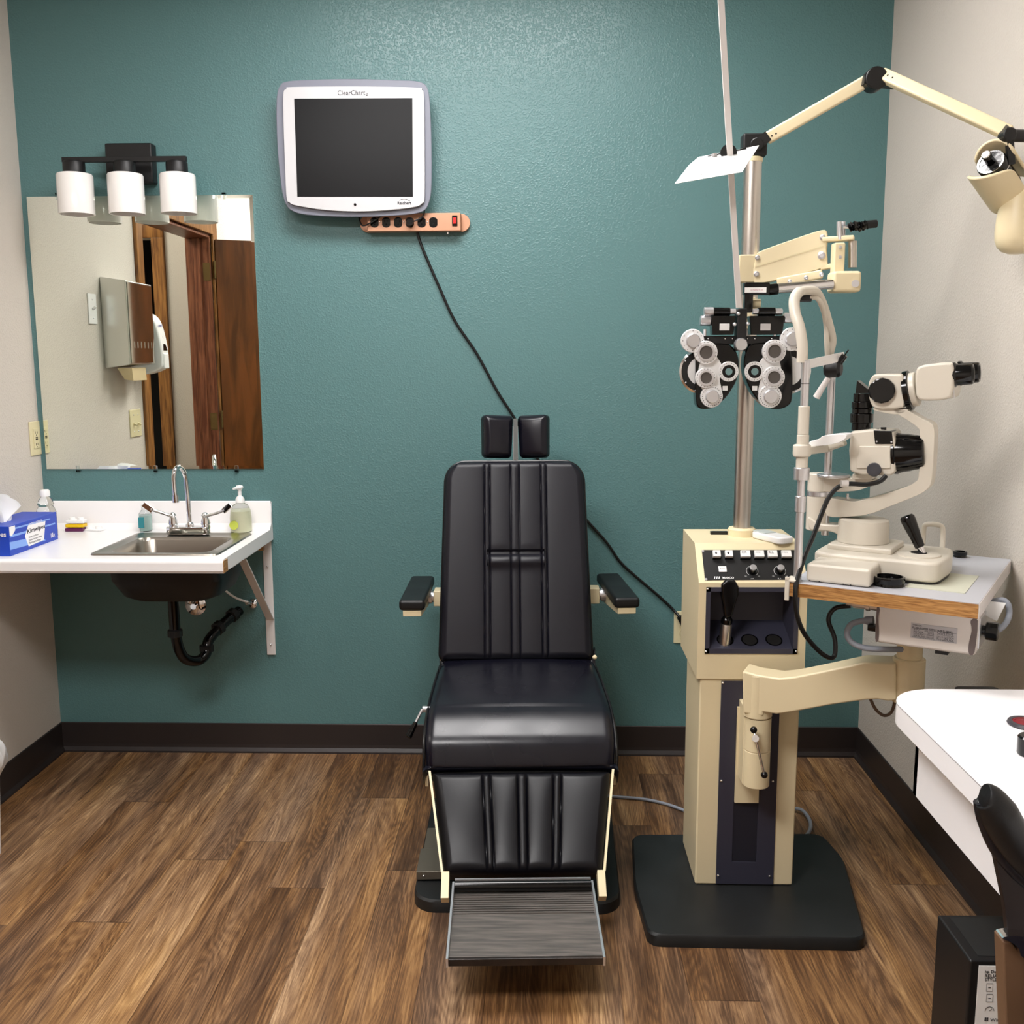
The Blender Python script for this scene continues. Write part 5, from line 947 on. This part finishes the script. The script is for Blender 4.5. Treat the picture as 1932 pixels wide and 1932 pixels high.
# lamp housing
lo_ = prof('lamp_housing', [(1604, 814), (1645, 810), (1683, 813), (1688, 830), (1690, 860), (1688, 890), (1680, 898), (1625, 897), (1603, 890), (1601, 850)], -.110, .085, bev=.006, sm_=False)
prof('housing_step', [(1621, 842), (1680, 842), (1680, 884), (1615, 884)], -.114, .006, par=lo_, bev=.002, sm_=False)
MB().cyl(sl(1649, 886, -.112), sl(1649, 886, -.126), .0155, .0145, n=24, bev=.001).cyl(sl(1649, 886, -.126), sl(1649, 886, -.127), .010).build('slit_knob', mat('dark_grey_knob', '#3a3a40', .4), lo_)
prof('lamp_foot', [(1608, 894), (1646, 896), (1645, 905), (1608, 904)], -.09, .05, bev=.002, par=lo_, sm_=False)
fa0, fa1 = sl(1688, 855, -.068), sl(1735, 853, -.068); fd = (fa1-fa0).normalized()
fn_ = MB().lathe([(.044, -.001), (.0465, .001), (.0465, .006), (.043, .008), (.041, .03), (.033, .062), (.030, .064), (0, .064)], fa0, fd, 40).build('cooling_cap', BLKG, lo_, 'black ribbed lamp cap')
mb = MB(); Rf = frame(fd)
for a in range(24):
    t = 2*PI*a/24; d1 = Rf @ V((math.cos(t), math.sin(t), 0)); mb.bar(fa0+fd*.008+d1*.0425, fa0+fd*.060+d1*.0335, .0025, .0025, up=d1)
mb.build('cooling_ribs', BLKG, fn_)
pl2 = prof('filter_panel', [(1648, 812), (1682, 813), (1685, 838), (1651, 838)], -.1118, .05, BLKG, bev=.001, sm_=False, par=lo_); MB().cyl(sl(1667, 814, -.09), sl(1667, 806, -.09), .006).cyl(sl(1655, 812, -.09), sl(1655, 809, -.09), .004).build('filter_lever', BLKG, lo_)
for x, y in ((1654, 833), (1682, 834)): MB().sph(sl(x, y, -.1125), .002, 6).build('screw', SILV, pl2)
z_ = lambda px, py, v: loc(sl(px, py, v)).z
tl = hx(1625, 800, -.068)
cy_ = MB(TM)
for (ya, yb2, r) in ((812, 797, .0205), (797, 780, .0245), (780, 770, .021), (770, 758, .0225), (758, 742, .0195)):
    cy_.cyl((tl.x, -.068, z_(1625, ya, -.068)), (tl.x, -.068, z_(1625, yb2, -.068)), r, n=32, bev=.0012)
tw_ = cy_.build('slit_tower', BLKG, sm, 'black stepped projection tower')
MB().prism([sl(1614, 742, -.083), sl(1640, 742, -.083), sl(1638, 735, -.083), sl(1617, 718, -.083)], W*.03).build('mirror_prism', BLKG, tw_)
MB().tube([sl(1672, 897, -.115), sl(1660, 908, -.12), sl(1635, 914, -.12), sl(1600, 913, -.12), sl(1580, 920, -.12), sl(1563, 940, -.13), sl(1550, 970, -.15), sl(1535, 1010, -.2), sl(1520, 1045, -.24), sl(1508, 1080, -.27), sl(1501, 1110, -.295), sl(1502, 1150, -.295), sl(1512, 1185, -.28), sl(1532, 1215, -.25), sl(1558, 1238, -.22), sl(1574, 1238, -.2), sl(1575, 1205, -.19), sl(1563, 1170, -.18), sl(1575, 1148, -.175), sl(1605, 1143, -.17)], .0052, 10, 5).build('lamp_cable', BLK, sm, 'black lamp cable')
q = sl(1593, 912, -.125); MB().cyl(q+V((-.008, 0, 0)), q+V((.008, 0, 0)), .0075).build('cable_clip', WMET, sm)
# chin and head rest frame
v1, v2 = -.262, -.06
def post(v, segs, name):
    for (pxa, ya, yb2, r, m, nm) in segs:
        a, b = loc(sl(pxa, ya, v)), loc(sl(pxa, yb2, v)); x = (a.x+b.x)/2; xx = hp[name]
        MB(TM).cyl((xx, v, min(a.z, b.z)), (xx, v, max(a.z, b.z)), r, n=24, bev=.001).build(nm, m, sm)
hp = {'n': loc(sl(1512, 900, v1)).x, 'f': loc(sl(1561, 900, v2)).x}
post(v1, ((1512, 1098, 868+20, .0085, SILV, 'rest_post'), (1512, 966, 936, .0115, SILV, 'post_collar'), (1512, 905, 882, .0165, SILV, 'post_collar'), (1512, 882, 820, .0125, IVORY, 'chin_rest_sleeve'), (1513, 820, 766, .0115, IVORY, 'chin_rest_sleeve'), (1513, 768, 680, .0085, SILV, 'rest_post'), (1513, 724, 723, .0095, BLKM, 'marker_ring')), 'n')
post(v2, ((1561, 1010, 690, .0085, SILV, 'rest_post'),), 'f')
MB(TM).box(hp['n']-.018, hp['n']-.008, v1-.030, v1-.027, -.040, .012).box(hp['n']-.018, hp['n']+.006, v1-.030, v1+.010, .001, .007).build('table_clamp', IVORY, sm, bev=.003)
# arch
MB().tube([sl(1513, 684, v1), sl(1514, 655, v1), sl(1509, 620, v1+.003), sl(1500, 590, v1+.01), sl(1499, 565, v1+.02), sl(1508, 551, v1+.035), sl(1525, 548, v1+.07), sl(1540, 551, v1+.10), sl(1553, 575, v2-.05), sl(1562, 605, v2-.03), sl(1570, 640, v2), sl(1565, 668, v2), sl(1561, 694, v2)], lambda t: .0115 if t < .42 else .0095, 14).build('head_arch', IVORY, sm)
MB().tube([sl(1527, 561, v1+.09), sl(1540, 562, v1+.10), sl(1550, 575, v1+.12), sl(1558, 610, v2-.03), sl(1560, 650, v2-.02), sl(1562, 690, v2-.01)], .0055).build('inner_strap', IVORY, sm)
MB().box(*(lambda a, b: (a.x, b.x, a.y-.006, a.y+.006, b.z, a.z))(sl(1507, 556, v1+.08), sl(1535, 569, v1+.08))).build('arch_joint', BLKG, sm, bev=.003)
MB().prism([sl(1514, 681, v1), sl(1592, 664, v2), sl(1596, 680, v2), sl(1514, 698, v1)], (sl(1514, 681, v1)-sl(1592, 664, v2)).normalized().cross(V((0, 0, 1)))*.002).build('forehead_band', WPLA, sm, 'white forehead band')
# chin rest
a, b = sl(1512, 850, v1), sl(1572, 842, v2+.01); d = (b-a); 
MB().bar(sl(1504, 852, v1), sl(1560, 845, v2), .022, .018).cyl(sl(1513, 862, v1), sl(1513, 838, v1), .0185).bar(sl(1555, 846, v2-.01), sl(1594, 832, v2-.01), .03, .020).build('chin_rest_bar', IVORY, sm, bev=.004)
MB().prism(spline([sl(1528, 842, -.17), sl(1528, 833, -.17), sl(1545, 828, -.17), sl(1555, 822, -.17), sl(1593, 819, -.17), sl(1596, 826, -.17), sl(1585, 834, -.17), sl(1572, 838, -.17), sl(1560, 840, -.17)], 4), W*.05).build('chin_cup', WPLA, sm, 'white chin cup', bev=.004)
MB().lathe([(.034, 0), (.036, .002), (.036, .005), (.034, .007)], sl(1572, 900, -.07), (0, 0, 1), 40).build('elbow_disc', SILV, sm)
# fixation lamp
fx = MB().lathe([(.014, -.018), (.019, -.012), (.019, .012), (.014, .018)], sl(1572, 696, v2-.03), U, 24).build('fixation_joint', BLKM, sm)
MB().cyl(sl(1580, 690, v2-.03), sl(1594, 670, v2-.03), .007).cyl(sl(1594, 670, v2-.03), sl(1601, 660, v2-.03), .0016).build('fixation_arm', BLKG, sm); MB().cyl(sl(1563, 712, v2-.03), sl(1540, 750, v2-.03), .0065, .0075).build('fixation_tube', CLEAR, sm) if False else MB().cyl(sl(1563, 712, v2-.03), sl(1540, 750, v2-.03), .0058, .0078).build('fixation_tube', WMET, sm)
# lenses lying on the table
def lens(px, py, r, h, lab):
    c = P(px, py, Z=TO.z); t = thing('hand_lens', lab, 'lens', c)
    MB().lathe([(r-.003, 0), (r, .001), (r-.001, h*.3), (r+.001, h*.5), (r+.001, h-.001), (r-.001, h), (r-.004, h), (r-.004, 0), (r-.003, 0)], c+V((0, 0, .0003)), n=44).build('rim', BLKG, t)
    MB().lathe([(0, h*.35), (r*.6, h*.40), (r-.004, h*.5), (r*.6, h*.62), (0, h*.7)], c, n=40).build('glass', LENSG, t)
lens(1676, 1104, .0320, .019, 'larger black-rimmed hand lens near the front edge of the grey table'); lens(1811, 1051, .0150, .014, 'small black-rimmed lens at the right rear of the grey table')
# things on the console
c = P(1456, 1020, Z=.925); rm = thing('remote_control', 'white rounded remote control on top of the cream console', 'remote', c)
fm = M.Translation(V((c.x, c.y, .9255))) @ M.Rotation(math.radians(28), 4, 'Z')
MB(fm).prism(rpoly([(-.026, -.06), (.026, -.06), (.023, .06), (-.023, .06)], .02, 0), (0, 0, .018)).build('body', WPLA, rm, bev=.005, seg=4); MB(fm).box(-.019, .019, .005, .054, .018, .0205).build('grey_cover', mat('pale_grey_cover', '#b9c0bd', .35), rm, bev=.004)
op = thing('ophthalmoscope', 'black ophthalmoscope with silver handle standing in the left well hole', 'instrument', P(1368, 1210, n=sn, q=V((0, CYf+.05, rz0+.037))))
g0 = P(1367, 1212, n=sn, q=V((0, CYf+.05, rz0+.037))); g1 = P(1375, 1120, Y=g0.y-.012); gd = (P(1378, 1105, Y=g0.y-.012)-g0).normalized()
sc0 = .001325
MB().lathe([(.0145, -.01), (.0145, .046), (.013, .050)], g0, gd, 30).build('handle', STEEL, op, 'silver handle'); MB().lathe([(.013, .050), (.0145, .052), (.0145, .062), (.010, .068), (.009, .072)], g0, gd, 30).build('collar', BLKG, op); MB().lathe([(.009, .072), (.0095, .08), (.008, .083)], g0, gd, 24).build('neck_ring', CHROME, op)
Ro = M.Translation(g0) @ frame(gd).to_4x4()
hy = lambda px, py: P(px, py, Y=g0.y-.030)
MB().prism([hy(1368, 1166), hy(1382, 1164), hy(1386, 1148), hy(1394, 1122), hy(1394, 1107), hy(1388, 1096), hy(1372, 1095), hy(1361, 1103), hy(1362, 1125), hy(1366, 1150)], (0, .028, 0)).build('head', BLKG, op, bev=.005, seg=3)

# ------------------------------------------------------------------ desk and things at the right edge
DZ = .74
dk_ = thing('desk', 'white laminate desk with rounded corner along the right wall', 'desk', (2.62, -2.2, 0))
def dpoly(z, ins=0): 
    x0, y1, r = 2.408+ins, -1.468-ins, .10
    return [V((x0+r-r*math.cos(t), y1-r+r*math.sin(t), z)) for t in [PI/2*k/14 for k in range(15)]]+[V((ROOM_W-.001, y1, z)), V((ROOM_W-.001, -3.3, z)), V((x0, -3.3, z))]
MB().prism(dpoly(DZ-.042), (0, 0, .0405)).build('desktop', DESKW, dk_); MB().prism(dpoly(DZ-.0015), (0, 0, .0015)).build('top_sheet', DESKW, dk_)
MB().prism([V((p.x-.0003, p.y+.0003, p.z)) for p in dpoly(DZ-.0024)], (0, 0, .0009)).build('edge_seam', mat('grey_seam', '#77777c', .6), dk_)
MB().box(2.446, 2.462, -3.2, -1.56, .562, DZ-.042).box(2.446, ROOM_W-.001, -1.576, -1.56, .562, DZ-.042).build('apron', DESKW, dk_)
MB().box(2.446, ROOM_W-.002, -3.3, -3.28, 0, DZ-.042).build('leg_panel', DESKW, dk_); MB().box(ROOM_W-.05, ROOM_W-.002, -1.62, -1.56, 0, .562).build('leg', DESKW, dk_)
# cable tray on the far edge of the desk
a, b = P(1802, 1297, Y=-1.44), P(1883, 1297, Y=-1.44)
tag(MB().prism(rpoly([(a.x, -1.4665), (b.x, -1.4665), (b.x, -1.43), (a.x, -1.43)], .012, DZ-.05)[::-1], (0, 0, a.z-DZ+.05)).build('cable_tray', BLKM, bev=.003), 'black tray hung on the far edge of the white desk', 'tray')
# items on the desk
c = P(1936, 1368, Z=DZ); t = thing('coaster', 'dark red glass disc with a grey rim at the right end of the desk', 'coaster', c)
MB().lathe([(.030, 0), (.032, .003), (.030, .007), (.023, .007), (.023, .005)], c, n=40).build('rim', mat('grey_rim', '#3c3a40', .35), t); MB().lathe([(.023, .0), (.023, .0065), (.016, .009), (0, .010)], c, n=40).build('glass', CRED, t)
c = P(1945, 1424, Z=DZ); t = tag(MB().lathe([(.020, 0), (.022, .003), (.022, .030), (.019, .033), (0, .033)], c, n=36).build('pen_cup', BLKG), 'black rounded pot cut off by the right edge of the photo, on the desk', 'pot')
# boxed computer under the desk
bz_ = .44; f0, f1 = P(1828, 1812, Z=bz_), P(1770, 1725, Z=bz_); bx0 = (f0.x+f1.x)/2
bx = thing('computer_box', 'black computer case with a white label under the desk', 'computer', (bx0+.14, (f0.y+f1.y)/2, 0))
MB().box(bx0, bx0+.30, f0.y, f1.y, .002, bz_).build('case', BOXB, bx, bev=.004); MB().box(bx0+.018, bx0+.282, f0.y+.012, f1.y-.01, bz_, bz_+.0006).build('top_panel', mat('matte_case_top', '#1d1e1e', .5), bx)
lx0, lz1 = P(1847, 1822, Y=f0.y-.001).x, P(1850, 1822, Y=f0.y-.001).z
lb2 = MB().box(lx0, lx0+.10, f0.y-.0012, f0.y-.0002, lz1-.125, lz1).build('front_label', PAPER, bx, bev=.0003)
def lt(s, px, py, w_, b=True): c = P(px, py, Y=f0.y-.0014); text(s, c+V((w_/2, 0, 0)), w_, TXT, lb2, bold=b)
lt('hp Desktop Mini', 1858, 1834, .050); lt('RELIABLE IN', 1858, 1841, .043); lt('STYLE', 1858, 1848, .019); lt('Windows', 1868, 1924, .034, False)
for k_, y in enumerate((1863, 1883, 1904)):
    lt(('Sleek and', 'Easy access', 'Fast start')[k_], 1882, y-1, .028); lt(('portable', 'to everything', 'up every day')[k_], 1882, y+3, .026, False)
    c = P(1867, y, Y=f0.y-.0015); r = .0048
    if k_ < 2: MB().box(c.x-r, c.x+r, c.y-.0002, c.y, c.z-.007, c.z-.0065).box(c.x-r, c.x+r, c.y-.0002, c.y, c.z+.0065, c.z+.007).box(c.x-r-.0003, c.x-r, c.y-.0002, c.y, c.z-.007, c.z+.007).box(c.x+r, c.x+r+.0003, c.y-.0002, c.y, c.z-.007, c.z+.007).box(c.x-.002, c.x+.002, c.y-.0002, c.y, c.z-.001, c.z).build('icon', TXT, lb2)
    else: MB().tube([c+V((.007*math.cos(t), 0, .007*math.sin(t)-.003)) for t in [PI*q/8 for q in range(9)]], .0004, 6).tube([c+V((0, 0, -.003)), c+V((.004, 0, .001))], .0004, 6, 0).build('icon', TXT, lb2)
c = P(1861, 1923, Y=f0.y-.0015); MB().box(c.x-.003, c.x-.0003, c.y-.0002, c.y, c.z+.0003, c.z+.003).box(c.x+.0003, c.x+.003, c.y-.0002, c.y, c.z+.0003, c.z+.003).box(c.x-.003, c.x-.0003, c.y-.0002, c.y, c.z-.003, c.z-.0003).box(c.x+.0003, c.x+.003, c.y-.0002, c.y, c.z-.003, c.z-.0003).build('icon', TXT, lb2)
# office chair at the lower right corner
OY = -2.12
oc = thing('office_chair', 'black padded office chair with chrome-banded frame cut off at the lower right corner', 'chair', (2.55, OY-.2, 0))
def o_(x, y, d=0): return P(x, y, Y=OY+d)
MB().tube([o_(1856, 1500), o_(1866, 1506), o_(1884, 1535), o_(1905, 1572), o_(1930, 1605), o_(1960, 1635), o_(1990, 1660)], lambda t: (.014+.012*min(1, t*3))*math.sqrt(min(1, t*25+.03)), 16, 8).build('back_cushion', LEATHM, oc)
MB().tube([o_(1852, 1512, .01), o_(1858, 1545, .01), o_(1876, 1590, .01), o_(1900, 1625, .01), o_(1935, 1660, .01), o_(1990, 1700, .01)], .011, 12).build('back_welt', LEATH, oc)
MB().prism(spline([o_(1848, 1498, .02), o_(1860, 1500, .02), o_(1880, 1550, .02), o_(1930, 1620, .02), o_(1990, 1680, .02), o_(1990, 1800, .02), o_(1925, 1790, .02), o_(1898, 1770, .02), o_(1888, 1700, .02), o_(1870, 1610, .02)], 4), (0, -.012, 0)).build('back_panel', DBROWN, oc, 'dark brown back panel', bev=.002)
MB().prism(spline([o_(1891, 1770, -.01), o_(1910, 1766, -.01), o_(1932, 1768, -.01), o_(1980, 1775, -.01), o_(1980, 1812, -.01), o_(1932, 1808, -.01), o_(1922, 1790, -.01), o_(1908, 1778, -.01)], 3), (0, .02, 0)).build('band', CHROME, oc, 'chrome band')
MB().prism([o_(1892, 1776), o_(1908, 1778), o_(1925, 1800), o_(1990, 1806), o_(1990, 2000), o_(1901, 2000)], (0, .03, 0)).build('arm_support', BRONZE, oc, 'glossy bronze support', bev=.003)
ob = o_(1960, 1900); 
MB().box(ob.x-.02, ob.x+.34, OY-.50, OY-.06, .42, .50).build('seat', LEATH, oc, bev=.02, seg=4); MB().cyl((ob.x+.14, OY-.28, .08), (ob.x+.14, OY-.28, .42), .028).build('gas_column', CHROME, oc)
for k_ in range(5):
    t = 2*PI*k_/5+.3; e = V((ob.x+.14+.24*math.cos(t), OY-.28+.24*math.sin(t), .06)); MB().bar((ob.x+.14, OY-.28, .09), e, .04, .025).build('base_arm', BLKM, oc, bev=.004); MB().cyl(e+V((-.01, 0, -.032)), e+V((.01, 0, -.032)), .027, n=20).build('caster', BLKG, oc)
